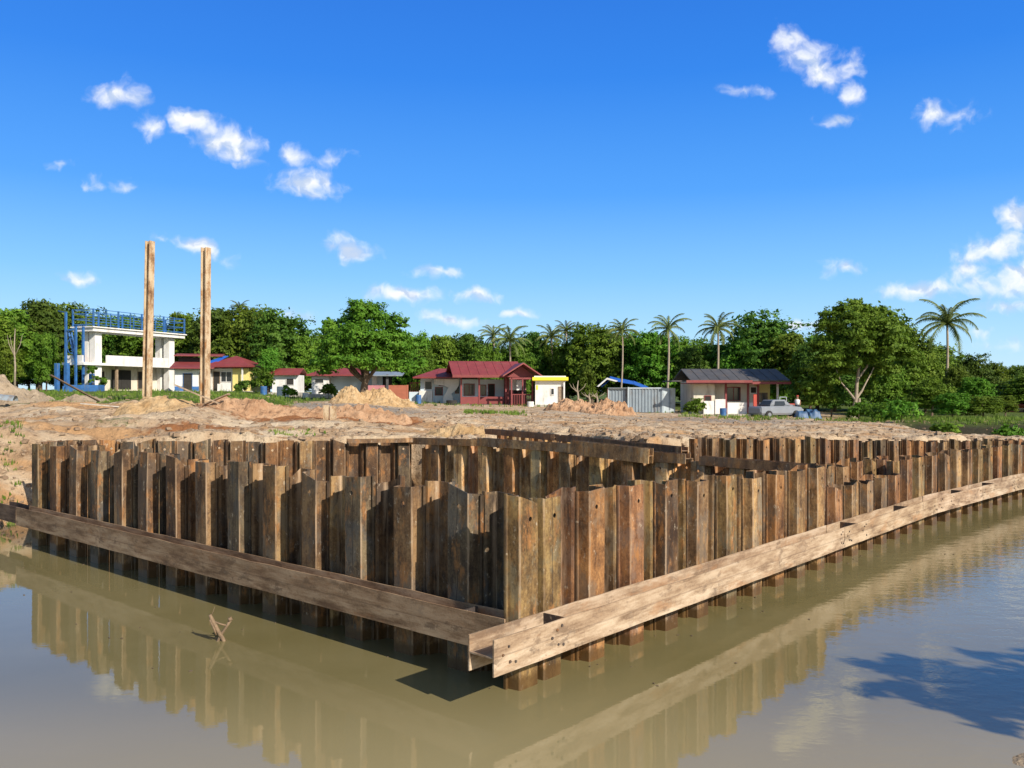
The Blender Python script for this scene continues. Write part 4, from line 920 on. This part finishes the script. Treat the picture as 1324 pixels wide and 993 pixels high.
for k in range(16):
    a0, a1 = 2*math.pi*k/16, 2*math.pi*(k+1)/16; r_.bar((-2.0, 1.1+.5*math.cos(a0), 4.9+.8*math.sin(a0)), (-2.0, 1.1+.5*math.cos(a1), 4.9+.8*math.sin(a1)), .06)
r_.box(-3.0, -2.6, .6, 1.0, 0, 3.0).box(-3.0, -2.6, 2.0, 2.35, 0, 3.0).box(-.7, -.3, -.5, -.1, 0, 1.9)
r_.build('steel_stair', BLUE, b1)
MB().box(-1.25, .2, DP-.8, DP-.6, 3.123, 3.95).build('balustrade', MAROON, b1)
xx = pxz(122, 88); o = MB().box(-1.5, 1.6, -.8, .9, -.5, .32).box(-1.9, -1.52, -.5, .6, -.5, .2).build('slab', BLUE); o.location = (xx, 86, gz(xx, 86)+.3); o.rotation_euler = (0, 0, .1); tag(o, 'low bright blue painted slab on the grass before the left columns', 'slab')

def bld(name, px0, px1, Y, basey, rz, label, cat='house', depth=4):
    W = (px1-px0)*Y/F/math.cos(rz); z = EYE-(basey-HY)*Y/F
    r = empty(name, (pxz(px0, Y), Y, z), rz, label, cat)
    MB().box(-.3, W+.3, -.4, depth+.3, -1.0, .045).build('plinth', CONCR, r)
    return r, W
def H_(y0, y1, Y): return (y0-y1)*Y/F

# 2. small white and blue hut with red sheet roof
r, W = bld('small_house', 226, 268, 96, 506, R(14), 'small white and blue hut with rusty red sheet roof between the tall posts')
MB().box(0, W, 0, 3.2, .05, 2.45).build('wall', WHITE, r); MB().box(-.02, W+.02, -.03, -.003, .06, .55).build('base_band', BLUE, r)
door(r, .9, 1.8, 1.95, 0, DARK, BLUE); door(r, 2.6, 3.3, 2.05, 0)
MB().prism([(-1.0, 2.5), (3.4, 3.3), (3.4, 3.42), (-1.0, 2.62)], -.4, W+.5, 'x').build('roof', REDROOF, r)
MB().box(0, W, 3.2, 3.35, 2.3, 3.9).build('rear_wall', DARK, r); MB().prism([(2.2, 4.0), (5, 4.3), (5, 4.4), (2.2, 4.1)], -.4, W+1.2, 'x').build('upper_roof', REDROOF, r)
# 3. red hipped house with yellow side wall
r, W = bld('hipped_house', 270, 322, 98, 506, R(-6), 'house with red hipped roof, blue tarpaulin corner and yellow side wall')
MB().box(0, W*.58, .6, 4.5, .05, 2.6).build('wall', WHITE, r); MB().box(W*.58+.01, W, .3, 4.5, .05, 2.6).build('side_wall', YELLOWW, r)
door(r, .3, 1.0, 2.2, .6); window(r, 1.2, 2.4, 1.1, 2.2, .6); MB().box(1.1, 2.6, -.2, -.05, .05, .85).build('low_wall', WHITE, r)
MB().box(0, .15, -.3, -.15, .05, 2.6).box(W-.6, W-.45, -.3, -.15, .05, 2.6).build('post', WHITE, r)
hiproof(r, -.7, W+.6, -.6, 5.2, 2.85, 1.25, REDROOF, .9); MB().quad((-.9, .2, 3.12), (.6, .2, 3.12), (1.5, 1.9, 4.05), (.9, 1.9, 4.05)).quad((-.9, .2, 3.14), (.9, 1.9, 4.08), (1.5, 1.9, 4.08), (.6, .2, 3.14)).build('tarpaulin', BLUETARP, r)
# 4. small white hut left of the big tree
r, W = bld('small_house', 403, 425, 90, 510, R(5), 'small white hut with red roof left of the big round tree')
MB().box(0, W, 0, 3, .05, 1.95).build('wall', WHITE, r); window(r, .35, 1.2, 1.2, 1.6, 0); hiproof(r, -.5, W+3.4, -.6, 3.6, 2.05, .75, REDROOF, .8)
MB().box(W+.01, W+5.4, 1.4, 3.0, .05, 1.95).build('rear_wall', PALEBLUE, r); MB().box(W+4.4, W+4.9, .2, 1.3, .05, 1.9).build('side_wall', WHITE, r)
r, W = bld('small_house', 443, 468, 93, 510, R(0), 'low red-roofed hut right behind the big round tree')
MB().box(0, W, 0, 3, .05, 2.0).build('wall', PALEBLUE, r); hiproof(r, -.4, W+.5, -.5, 3.5, 2.15, .7, REDROOF, .8); door(r, .6, 1.4, 1.8, 0)
r, W = bld('small_house', 352, 385, 97, 508, R(0), 'small hut with white front under the trees right of the yellow wall')
MB().box(0, W, 0, 3, .05, 2.0).build('wall', WHITE, r); window(r, 1.6, 2.4, .9, 1.6, 0, WHITE, DARK); gable(r, -.3, W+.3, -.6, 3.5, 2.1, .7, REDROOF)
# 5. pink shed
r, W = bld('open_shed', 474, 503, 90, 515, R(2), 'open shed with pink half wall and grey tin roof right of the big tree', 'shed')
MB().box(0, W, 0, .15, .05, 1.35).build('low_wall', PINK, r); MB().box(0, W, 2.8, 3.0, .05, 2.3).build('rear_wall', DARK, r)
MB().box(0, .15, -.2, -.02, .05, 2.35).box(W-.3, W-.05, -.2, -.02, .05, 2.5).build('post', DARKROOF, r)
MB().prism([(-.6, 2.3), (3.3, 2.75), (3.3, 2.85), (-.6, 2.4)], -.3, W+1.4, 'x').build('roof', CONT, r)
r, W = bld('brick_wall', 503, 528, 88, 519, R(0), 'red-brown rendered wall beside the yellow clay heap', 'wall', .5)
MB().box(0, W, 0, .3, .05, 1.65).box(W-.18, W, -.02, .32, .05, 1.68).build('wall', BRICK, r)
r, W = bld('brick_wall', 529, 541, 91, 519, R(0), 'dark lattice wall with pale base between red wall and white house', 'wall', .5)
MB().box(0, W+.3, 0, .2, .05, 1.0).build('base_wall', PALEBLUE, r); mbx = MB()
for k in range(5): mbx.box(.1+k*.2, .16+k*.2, .06, .12, 1.0, 1.9)
mbx.box(0, W+.3, .04, .14, 1.9, 2.0).build('lattice', MAROON, r)
# 6. white house with red roof
r, W = bld('white_house', 542, 597, 90, 523, R(-3), 'long white and pale blue house with low red roof and arched porch wall')
MB().box(0, W, .8, 5, .05, 2.75).build('wall', PALEBLUE, r); MB().box(0, 1.35, 0, .79, .05, 1.45).build('porch_wall', WHITE, r)
mb = MB(); arch = [(1.5+1.9, 2.65), (1.5, 2.65), (1.5, 2.15)]+[(1.5+.5*k, 2.05-.06*k) for k in range(1, 4)]
mb.prism([(1.5, 2.65), (4.1, 2.65), (4.0, 1.9), (3.6, 1.4), (3.1, 1.25), (2.9, 1.1), (3.0, .8), (2.8, .05), (3.9, .05), (3.85, .05), (2.5, .06), (2.55, .8), (2.75, 1.3), (3.0, 1.75), (2.6, 1.95), (1.5, 2.1)], .25, .4); 
mb = MB(); mb.prism([(1.5, 2.1), (2.6, 1.95), (3.0, 1.75), (2.75, 1.2), (2.45, .8), (2.45, .05), (3.5, .05), (3.5, .8), (3.3, 1.1), (3.8, 1.5), (4.1, 2.0), (4.15, 2.65), (1.5, 2.65)], .25, .4); mb.build('arched_screen', WHITE, r)
window(r, 2.0, 2.8, 2.0, 2.5, .8, MAROON); window(r, .5, 1.2, 1.6, 2.4, .8, WHITE); window(r, 3.7, 4.25, 1.2, 2.3, .8, MAROON); window(r, 1.6, 2.3, 1.0, 1.75, .8, MAROON)
hiproof(r, -.6, W+1.4, -.5, 5.4, 2.85, .95, REDROOF, .7)
# 7. maroon porch house
r, W = bld('porch_house', 594, 672, 86, 524, R(10), 'maroon house with big red gabled roof and open front porch')
MB().box(.5, W-.3, 2.6, 6, .05, 2.6).build('wall', PALEBLUE, r)
for x in (.1, 1.9, 4.6): MB().box(x, x+.16, -.05, .11, .05, 2.85).build('post', MAROON, r)
MB().box(4.9, 5.05, .2, 2.58, .05, 2.85).box(W-.2, W-.04, -.05, .11, .05, 2.85).build('post', MAROON, r)
MB().box(.1, 1.9, 0, .08, .1, .85).box(2.1, 4.6, .9, .98, .1, .85).build('half_wall', MAROON, r)
window(r, .8, 1.8, 1.0, 2.1, 2.6, MAROON); window(r, 2.4, 3.0, 1.0, 2.0, 2.6, MAROON); door(r, 3.3, 3.9, 2.1, 2.6, DARK, MAROON); MB().box(5.1, 5.9, .3, .34, 1.5, 2.6).build('curtain', CLOTHW, r)
MB().box(5.3, W-.3, 1.8, 1.9, .1, 1.1).build('fence_panel', MAROON, r); MB().box(5.6, 6.4, .5, .6, .06, 1.5).build('door', DARK, r)
gable(r, -.8, W+.3, -1.1, 6.6, 2.98, 1.5, REDROOF)
MB().box(-.8, W+.3, -1.12, -1.02, 2.74, 3.0).build('fascia', MAROON, r)
r2, W2 = bld('porch_house', 660, 689, 85, 525, R(10), 'open maroon lean-to porch with gable end beside the big red roof', 'porch')
mb = MB(); mb.prism([(-.9, 3.0), (W2/2, 4.25), (W2+.9, 2.9), (W2+.9, 2.78), (W2/2, 4.1), (-.9, 2.86)], -1.0, 4.2); mb.build('roof', REDROOF, r2)
MB().prism([(-.4, 2.87), (W2/2, 3.95), (W2+.4, 2.8)], .2, .3).build('gable_board', MAROON, r2)
for x in (0, 1.1, W2-.15): MB().box(x, x+.13, -.3, -.17, .05, 2.8).build('post', MAROON, r2)
mb = MB().box(-.1, W2, -.3, -.2, 2.62, 2.8)
for k in range(12): mb.box(.15+k*.17, .2+k*.17, -.26, -.2, .1, 1.1)
mb.box(0, W2, -.27, -.19, 1.1, 1.18); mb.build('rail', MAROON, r2); MB().box(.2, W2, 3.5, 3.7, .05, 2.7).build('rear_wall', PINK, r2); MB().box(.8, 1.5, 1.0, 1.04, 1.55, 2.55).build('curtain', CLOTHW, r2); MB().box(.9, 1.8, .9, .95, .06, 1.4).build('door', DARK, r2)
# 8. hut with yellow fascia
r, W = bld('flat_roofed_hut', 692, 730, 84, 524, R(-4), 'small white flat-roofed hut with bright yellow fascia', 'hut')
MB().box(0, W, 0, 3, .05, 2.35).build('wall', WHITE, r); MB().prism([(-.35, 2.36), (-.5, 2.42), (-.35, 2.72), (-.1, 2.72), (-.1, 2.36)], -.25, W+.35, 'x').build('fascia', YELLOW, r)
MB().box(-.1, W+.1, -.09, 3.2, 2.353, 2.85).build('roof', WHITE, r); window(r, 1.55, 1.8, 1.05, 1.6, 0, WHITE); door(r, W-.55, W-.18, 1.75, 0, WOOD, WOOD)
MB().box(W-.12, W+.01, -.25, -.02, .05, 2.3).build('post', WHITE, r); MB().box(.1, .26, -.03, -.003, 1.5, 1.95).build('yellow_mark', YELLOW, r)
# 9. container
r, W = bld('shipping_container', 786, 856, 78, 534, R(-7), 'grey corrugated steel container with pale doors behind the red heap', 'container', 2.4)
def corr(x0, x1, y, z0, z1, per=.28, dpt=.05):
    mb = MB(); x = x0; pr = []
    while x < x1-1e-3: pr += [(x, y), (x+per*.3, y), (x+per*.42, y+dpt), (x+per*.86, y+dpt)]; x += per
    pr.append((x1, y))
    pr = [p for p in pr if p[0] <= x1]
    for a, b_ in zip(pr, pr[1:]): mb.quad((a[0], a[1], z0), (b_[0], b_[1], z0), (b_[0], b_[1], z1), (a[0], a[1], z1))
    return mb
h2 = 2.28
corr(.12, 1.75, .35, .08, h2-.12).build('side_panel', CONT, r, False, False); corr(1.92, W-.1, .02, .08, h2-.1).build('side_panel', CONT, r, False, False)
MB().box(0, .11, .3, .42, .05, h2).box(1.76, 1.9, -.02, .12, .05, h2+.05).box(W-.1, W+.02, -.02, .12, .05, h2).box(.12, 1.76, .3, .4, h2-.12, h2).box(1.9, W-.1, -.02, .1, h2-.1, h2+.02).build('frame', CONTL, r)
MB().box(0, W, .12, 2.4, h2-.05, h2).box(0.02, W, 2.3, 2.4, .05, h2-.06).build('roof', CONT, r)
dw = 1.9; ca, sa = math.cos(.75), math.sin(.75); M = Matrix.Translation((W+.03, 0, 0)) @ Matrix.Rotation(.55, 4, 'Z')
o = MB().box(0, .62, 0, .06, .05, h2-.03, M).box(.64, 1.26, 0, .06, .05, h2-.03, M).build('door', CONTL, r); MB().box(.58, .60, -.05, 0, .3, 2.1, M).box(.68, .70, -.05, 0, .3, 2.1, M).box(.55, .8, -.06, -.01, .85, .95, M).build('handle', CONT, o)
# 10. tarp roofed shelter behind container
r, W = bld('tarp_shelter', 780, 842, 95, 532, R(-4), 'low shelter with sagging blue tarpaulin roof behind the container', 'shelter')
MB().box(.5, W-.2, .5, 3, .05, 2.5).build('wall', BRICK, r)
mb = MB()
P2 = [(-.2, 3.0), (.8, 3.75), (2.0, 3.5), (3.4, 3.25), (4.6, 2.8), (W, 2.45)]
for a, b_ in zip(P2, P2[1:]): mb.quad((a[0], -.3, a[1]-.35), (b_[0], -.3, b_[1]-.3), (b_[0], 1.8, b_[1]+.1), (a[0], 1.8, a[1]+.15)); mb.quad((a[0], 1.8, a[1]+.15), (b_[0], 1.8, b_[1]+.1), (b_[0], 4, b_[1]-.3), (a[0], 4, a[1]-.3))
mb.build('tarpaulin', BLUETARP, r, True, False)
MB().prism([(-.7, 2.75), (.4, 3.7), (1.6, 3.35), (1.4, 3.25), (.4, 3.5), (-.5, 2.7)], -.4, 2.0).build('ridge_sheet', CLOTHW, r)
# 11. dark-roofed house
r, W = bld('long_house', 898, 1012, 76, 536, R(3), 'long cream house with dark grey roof and red eaves behind the parked pickup')
MB().box(0, 1.9, .3, 5, .05, 2.95).box(1.92, W-1.9, 1.5, 5, .05, 2.95).build('wall', CREAM, r); MB().box(W-1.88, W-.3, 2.0, 5, .05, 2.95).build('end_wall', YELLOWW, r)
MB().box(1.7, 2.5, -.5, -.35, .05, 1.35).box(2.48, 2.6, -.5, 1.48, .05, 1.35).box(.7, 1.7, -.4, -.28, .05, 1.2).build('low_wall', WHITE, r)
MB().box(3.0, 4.8, .2, .35, .05, 1.05).box(4.9, 6.0, .2, .35, .05, 1.05).build('porch_wall', WHITE, r)
for x, m_ in ((2.75, MAROON), (4.75, MAROON), (W-2.1, MAROON), (W-.35, WHITE)): MB().box(x, x+.16, .1, .26, .05, 2.85).build('post', m_, r)
window(r, 3.35, 4.5, 1.25, 2.35, 1.5, MAROON, GLASS); window(r, 5.5, 6.0, 1.9, 2.4, 1.5, WHITE, DARK); window(r, W-1.6, W-.6, .95, 1.85, 2.0, WOOD, GLASS); window(r, 1.0, 1.5, .9, 1.6, .3, MAROON, DARK)
gable(r, -.6, W+.4, -1.0, 5.8, 3.02, 1.05, DARKROOF, th=.1)
MB().box(-1.0, W*.62, -1.12, -1.01, 2.78, 3.0).box(W*.62+.01, W+.5, -1.06, -1.01, 2.66, 2.88).build('eaves_board', REDROOF, r)
MB().box(-.9, W+.4, -1.0, 1.4, 2.7, 2.76).build('soffit', MAROON, r); MB().box(-1.9, -.6, .5, 4, 2.9, 3.0).build('side_roof', DARKROOF, r); MB().box(-.3, .8, -.3, .25, 1.35, 1.42).build('ledge', LEAFB, r)
o = MB().box(-.13, .13, -.12, .12, -.2, 1.8).box(-.16, .16, -.15, .15, -.2, .12).build('red_post', REDP); Y = 70; x = pxz(976, Y); o.location = (x, Y, gz(x, Y)); tag(o, 'short square red post standing before the dark-roofed house', 'post')
# 12. red-roofed house at right edge
r, W = bld('small_house', 1308, 1360, 88, 548, R(-8), 'low house with red roof cut by the right frame edge')
MB().box(0, W, .5, 4, .05, 1.9).build('wall', BRICK, r); gable(r, -.7, W+.5, -.6, 4.8, 2.0, .7, REDROOF); window(r, .8, 1.6, .9, 1.5, .5)

# ---------------------------------------------------------------- pickup, tarp, trailer, person
Y = 70; x = pxz(1002, Y)
car = empty('pickup_truck', (x, Y, EYE-(541-HY)*Y/F), R(24), 'silver pickup truck parked before the dark-roofed house', 'pickup truck')
def loft(secs, name, m, root):
    mb = MB(); n = len(secs[0])
    for s_ in secs: mb.v += s_
    for i in range(len(secs)-1):
        for k in range(n): mb.f.append((i*n+k, i*n+(k+1) % n, (i+1)*n+(k+1) % n, (i+1)*n+k))
    mb.f.append(tuple(range(n))); mb.f.append(tuple((len(secs)-1)*n+k for k in range(n))); return mb.build(name, m, root, False)
def sec(x, hw_, z0, z1): return [(x, -hw_+.08, z0), (x, hw_-.08, z0), (x, hw_, z0+.15), (x, hw_-.02, z1-.1), (x, hw_-.12, z1), (x, -hw_+.12, z1), (x, -hw_+.02, z1-.1), (x, -hw_, z0+.15)]
loft([sec(-2.1, .7, .45, .85), sec(-2.0, .82, .32, .98), sec(-.8, .86, .30, 1.0), (sec(1.2, .86, .3, 1.0)), sec(2.1, .80, .32, .92), sec(2.3, .7, .42, .8)], 'body', CARP, car)
loft([[(p[0], p[1]*.9, p[2]) for p in sec(-1.1, .82, .98, 1.06)], [(p[0], p[1]*.82, p[2]) for p in sec(-.7, .8, .98, 1.5)], [(p[0], p[1]*.82, p[2]) for p in sec(.5, .8, .98, 1.52)], [(p[0], p[1]*.9, p[2]) for p in sec(1.15, .82, .98, 1.05)]], 'cabin', CARP, car)
for s_ in (-1, 1): MB().quad((-.62, s_*.715, 1.08), (.45, s_*.715, 1.08), (.38, s_*.672, 1.40), (-.55, s_*.672, 1.40)).build('side_window', GLASS, car)
MB().quad((1.09, -.62, 1.08), (1.09, .62, 1.08), (.59, .54, 1.46), (.59, -.54, 1.46)).build('windscreen', GLASS, car); MB().quad((-1.13, -.62, 1.08), (-1.13, .62, 1.08), (-.76, .54, 1.44), (-.76, -.54, 1.44)).build('rear_window', GLASS, car)
for sx in (-1.35, 1.4):
    for sy in (-.84, .84):
        mb = MB(); mb.tube([(sx, sy-.11, .33), (sx, sy-.09, .33), (sx, sy+.09, .33), (sx, sy+.11, .33)], [.27, .33, .33, .27], 18); wh_ = mb.build('wheel', TYRE, car)
        MB().tube([(sx, sy-.125, .33), (sx, sy+.125, .33)], .17, 12).build('rim', CARP, wh_)
for sy in (-.58, .58): MB().box(2.24, 2.31, sy-.12, sy+.12, .62, .76).build('headlight', CONTL, car)
MB().box(2.3, 2.36, -.72, .72, .34, .5).build('bumper', CONT, car)
def tarpheap(px0, px1, Y, basey, h_, label):
    W = (px1-px0)*Y/F; n = 26; mb = MB(); x0 = pxz(px0, Y)
    for i in range(n):
        for j in range(n):
            a, b_ = i/(n-1), j/(n-1); e = min(1, 6*min(a, 1-a))*min(1, 6*min(b_, 1-b_)); z = e*h_*(.8+.5*float(vn(np.array([a*4+px0]), np.array([b_*4]))[0]))
            mb.v.append((a*W, b_*1.6, z-.03))
    for i in range(n-1):
        for j in range(n-1): mb.f.append((i*n+j, (i+1)*n+j, (i+1)*n+j+1, i*n+j+1))
    o = mb.build('tarpaulin', GTARP, None, True, False); o.location = (x0, Y, EYE-(basey-HY)*Y/F); tag(o, label, 'tarpaulin', 'blue tarpaulins')
tarpheap(1046, 1064, 70, 541, .78, 'dark blue tarpaulin thrown over a stack under the trees'); tarpheap(1031, 1048, 68.5, 542, .65, 'lighter blue tarpaulin bundle beside the pickup')
tr = empty('trailer', (pxz(1019, 72), 72, EYE-(538-HY)*72/F), 0, 'small white trailer with red top rail behind the pickup', 'trailer')
MB().box(-.6, .6, -.5, .5, .4, .95).build('bed', CARP, tr); MB().box(-.62, .62, -.52, .52, .953, 1.05).build('rail', REDP, tr); mb = MB().bar((-.55, .45, 1.05), (-.55, .45, 1.6), .05).bar((.0, .45, 1.05), (.0, .45, 1.6), .05).bar((-.55, .45, 1.58), (0, .45, 1.58), .05); mb.build('frame', CONTL, tr)
for s_ in (-.55, .55): MB().tube([(0, s_-.06, .26), (0, s_+.06, .26)], .27, 14).build('wheel', TYRE, tr)
def drum(px, Y, r_, h_, m, label, cat='drum'):
    x = pxz(px, Y); z = gz(x, Y); prof = [(0, r_*.95), (.03, r_), (h_*.3, r_), (h_*.32, r_*1.05), (h_*.35, r_), (h_*.64, r_), (h_*.67, r_*1.05), (h_*.7, r_), (h_*.97, r_), (h_, r_*.93)]
    o = MB().tube([(0, 0, p[0]) for p in prof], [p[1] for p in prof], 16).build('drum', m, None, False); o.location = (x, Y, z); tag(o, label, cat, 'drums and tanks in the yards')
drum(366, 88, .62, 1.1, WHITE, 'squat white water tank between the huts left of the big tree', 'water tank'); drum(341, 86, .32, .9, BLUE, 'blue drum beside the leafy bush at the yellow wall'); drum(395, 87, .3, .55, WHITE, 'small white tub near the white hut left of the big tree')
drum(541, 84, .28, .85, BLUE, 'blue drum at the left corner of the white red-roofed house'); drum(584, 82, .5, .45, DARK, 'dark low tub in front of the white red-roofed house'); drum(686, 80, .3, .5, WHITE, 'white bucket left of the yellow-trimmed hut'); drum(935, 73, .28, .7, BLUE, 'blue drum before the porch of the dark-roofed house')
# person
def person(px, Y, basey, label):
    root = empty('person', (pxz(px, Y), Y, EYE-(basey-HY)*Y/F), R(-20), label, 'person')
    J = [((0, 0, .92), .16, -1), ((0, 0, 1.12), .15, 0), ((0, 0, 1.36), .17, 1), ((0, 0, 1.48), .07, 2), ((0, -.02, 1.56), .085, 3), ((0, -.02, 1.68), .10, 4), ((0, -.02, 1.76), .06, 5),
         ((.09, 0, .84), .10, 0), ((.10, -.02, .48), .065, 7), ((.11, 0, .10), .045, 8), ((.11, -.12, .04), .04, 9), ((-.09, 0, .84), .10, 0), ((-.10, .02, .48), .065, 11), ((-.12, .03, .10), .045, 12), ((-.12, -.09, .04), .04, 13),
         ((.19, 0, 1.40), .06, 2), ((.25, 0, 1.12), .045, 15), ((.20, -.2, .98), .035, 16), ((.17, -.27, .96), .03, 17), ((-.19, 0, 1.40), .06, 2), ((-.25, .02, 1.12), .045, 19), ((-.22, -.15, .92), .035, 20), ((-.20, -.22, .88), .03, 21)]
    me = bpy.data.meshes.new('body'); me.from_pydata([j[0] for j in J], [(i, j[2]) for i, j in enumerate(J) if j[2] >= 0], []); me.materials.append(SKIN)
    o = bpy.data.objects.new('body', me); col.objects.link(o); o.parent = root; md = o.modifiers.new('skin', 'SKIN'); o.modifiers.new('sub', 'SUBSURF').render_levels = 2
    for i, j in enumerate(J): me.skin_vertices[0].data[i].radius = (j[1], j[1]*.8)
    me.skin_vertices[0].data[0].use_root = True
    MB().tube([(0, 0, .98), (0, 0, 1.15), (0, 0, 1.36), (0, 0, 1.46)], [.185, .18, .22, .10], 14).build('shirt', CLOTHW, root, True)
    mb = MB(); mb.tube([(0, 0, .99), (0, 0, .85)], [.19, .2], 14); 
    for s_ in (-1, 1): mb.tube([(s_*.09, 0, .9), (s_*.10, 0, .5), (s_*.115, .01, .12)], [.12, .09, .07], 12)
    mb.build('trousers', CLOTH, root, True); MB().tube([(0, -.01, 1.68), (0, 0, 1.74), (0, 0, 1.79)], [.115, .11, .06], 12).build('cap', REDP, root, True)
person(1031, 71.5, 539, 'person in white shirt, dark trousers and red cap standing behind the pickup')

# ---------------------------------------------------------------- trees on the near bank outside the frame, whose shadow falls on the water
nb = MB(); n = 30
for i in range(n):
    for j in range(n):
        a, b_ = i/(n-1), j/(n-1); X_ = 7.6+a*22; Y_ = -14+b_*17; e = min(1, a*4)*min(1, (1-b_)*4); nb.v.append((X_, Y_, -1.2+e*2.6+.2*float(vn(np.array([X_]), np.array([Y_]))[0])))
for i in range(n-1):
    for j in range(n-1): nb.f.append((i*n+j, (i+1)*n+j, (i+1)*n+j+1, i*n+j+1))
o = nb.build('near_bank', HEAPG, None, True, False); tag(o, kind='structure')
def banktree(cx_, cy_, h_, lobes, seed, label):
    root = empty('bank_tree', (cx_, cy_, 1.2), 0, label, 'tree', 'trees on the near bank')
    o = bpy.data.objects.new('crown', crown_mesh(seed, lobes, 2600, .12, LEAF)); col.objects.link(o); o.parent = root
    mb = MB(); mb.tube([(0, 0, -.5), (.1, .1, h_*.4), (0, 0, h_*.8)], [.16, .12, .08], 9)
    for l in lobes: mb.tube([(0, 0, h_*.45), (l[0]*.5, l[1]*.5, (h_*.5+l[2])/2+.3), l[:3]], [.07, .05, .02], 6)
    mb.build('trunk', DTRUNK, root, True)
k_ = 1/math.tan(R(SEL))
def shadow_src(px, py, z):
    X_, Y_, _ = gp(px, py, 0); return X_+SH.x*z*k_, Y_+SH.y*z*k_
bx, by = shadow_src(1330, 905, 5.0)
lbs = []
for (px, py, r_, z) in [(1300,895,.55,5.0),(1260,880,.45,5.1),(1220,870,.38,5.2),(1180,868,.28,5.3),(1140,862,.2,5.35),(1115,858,.13,5.4),(1230,905,.32,4.9),(1265,920,.35,4.8),(1190,893,.22,5.0),(1150,892,.17,5.0),(1115,895,.12,5.1),(1330,900,.7,5.0),(1380,900,.9,5.0),(1340,850,.3,5.3),(1280,850,.2,5.4),(1300,935,.3,4.7)]:
    a, b_ = shadow_src(px, py, z); lbs.append((a-bx, b_-by, z-1.2, r_))
banktree(bx, by, 4.2, lbs, 71, 'spreading leafy tree on the near bank to the right of the camera')

# ---------------------------------------------------------------- mud shoal at the lower right and bits floating on the water
mb = MB(); n = 44; sx_, sy_, _ = gp(1345, 985, 0)
for i in range(n):
    for j in range(n):
        a, b_ = (i/(n-1)-.5)*2, (j/(n-1)-.5)*2; X_ = a*1.3; Y_ = b_*1.1
        z = .045-.14*math.hypot(a, b_)+.07*float(fbm(np.array([X_*2.2+4]), np.array([Y_*2.2]), 4)[0]); mb.v.append((X_, Y_, z))
for i in range(n-1):
    for j in range(n-1): mb.f.append((i*n+j, (i+1)*n+j, (i+1)*n+j+1, i*n+j+1))
o = mb.build('mud_shoal', HEAPG, None, True, False); o.location = (sx_, sy_, -.02); tag(o, kind='structure')
mb = MB(); rf = random.Random(3)
for k in range(110):
    if rf.random() < .6: s_ = rf.uniform(0, 28); p, t = along(RPATH[1:], s_); q = p+Vector((t.y, -t.x))*rf.choice((rf.uniform(.22, .5), rf.uniform(.2, .9), rf.uniform(.3, 2.6)))
    else: s_ = rf.uniform(0, 16); q = C0+LD*s_+NL*rf.choice((rf.uniform(.22, .6), rf.uniform(.3, 3.0)))
    a = rf.uniform(0, 6.28); l = rf.uniform(.008, .024); w_ = l*rf.uniform(.3, .7)
    M = Matrix.Translation((q.x, q.y, .004)) @ Matrix.Rotation(a, 4, 'Z'); mb.box(-l, l, -w_, w_, 0, .006, M)
o = mb.build('floating_litter', DTRUNK, None, False, False); tag(o, 'bits of leaf and wood floating on the water along the walls', 'floating litter', kind='stuff')
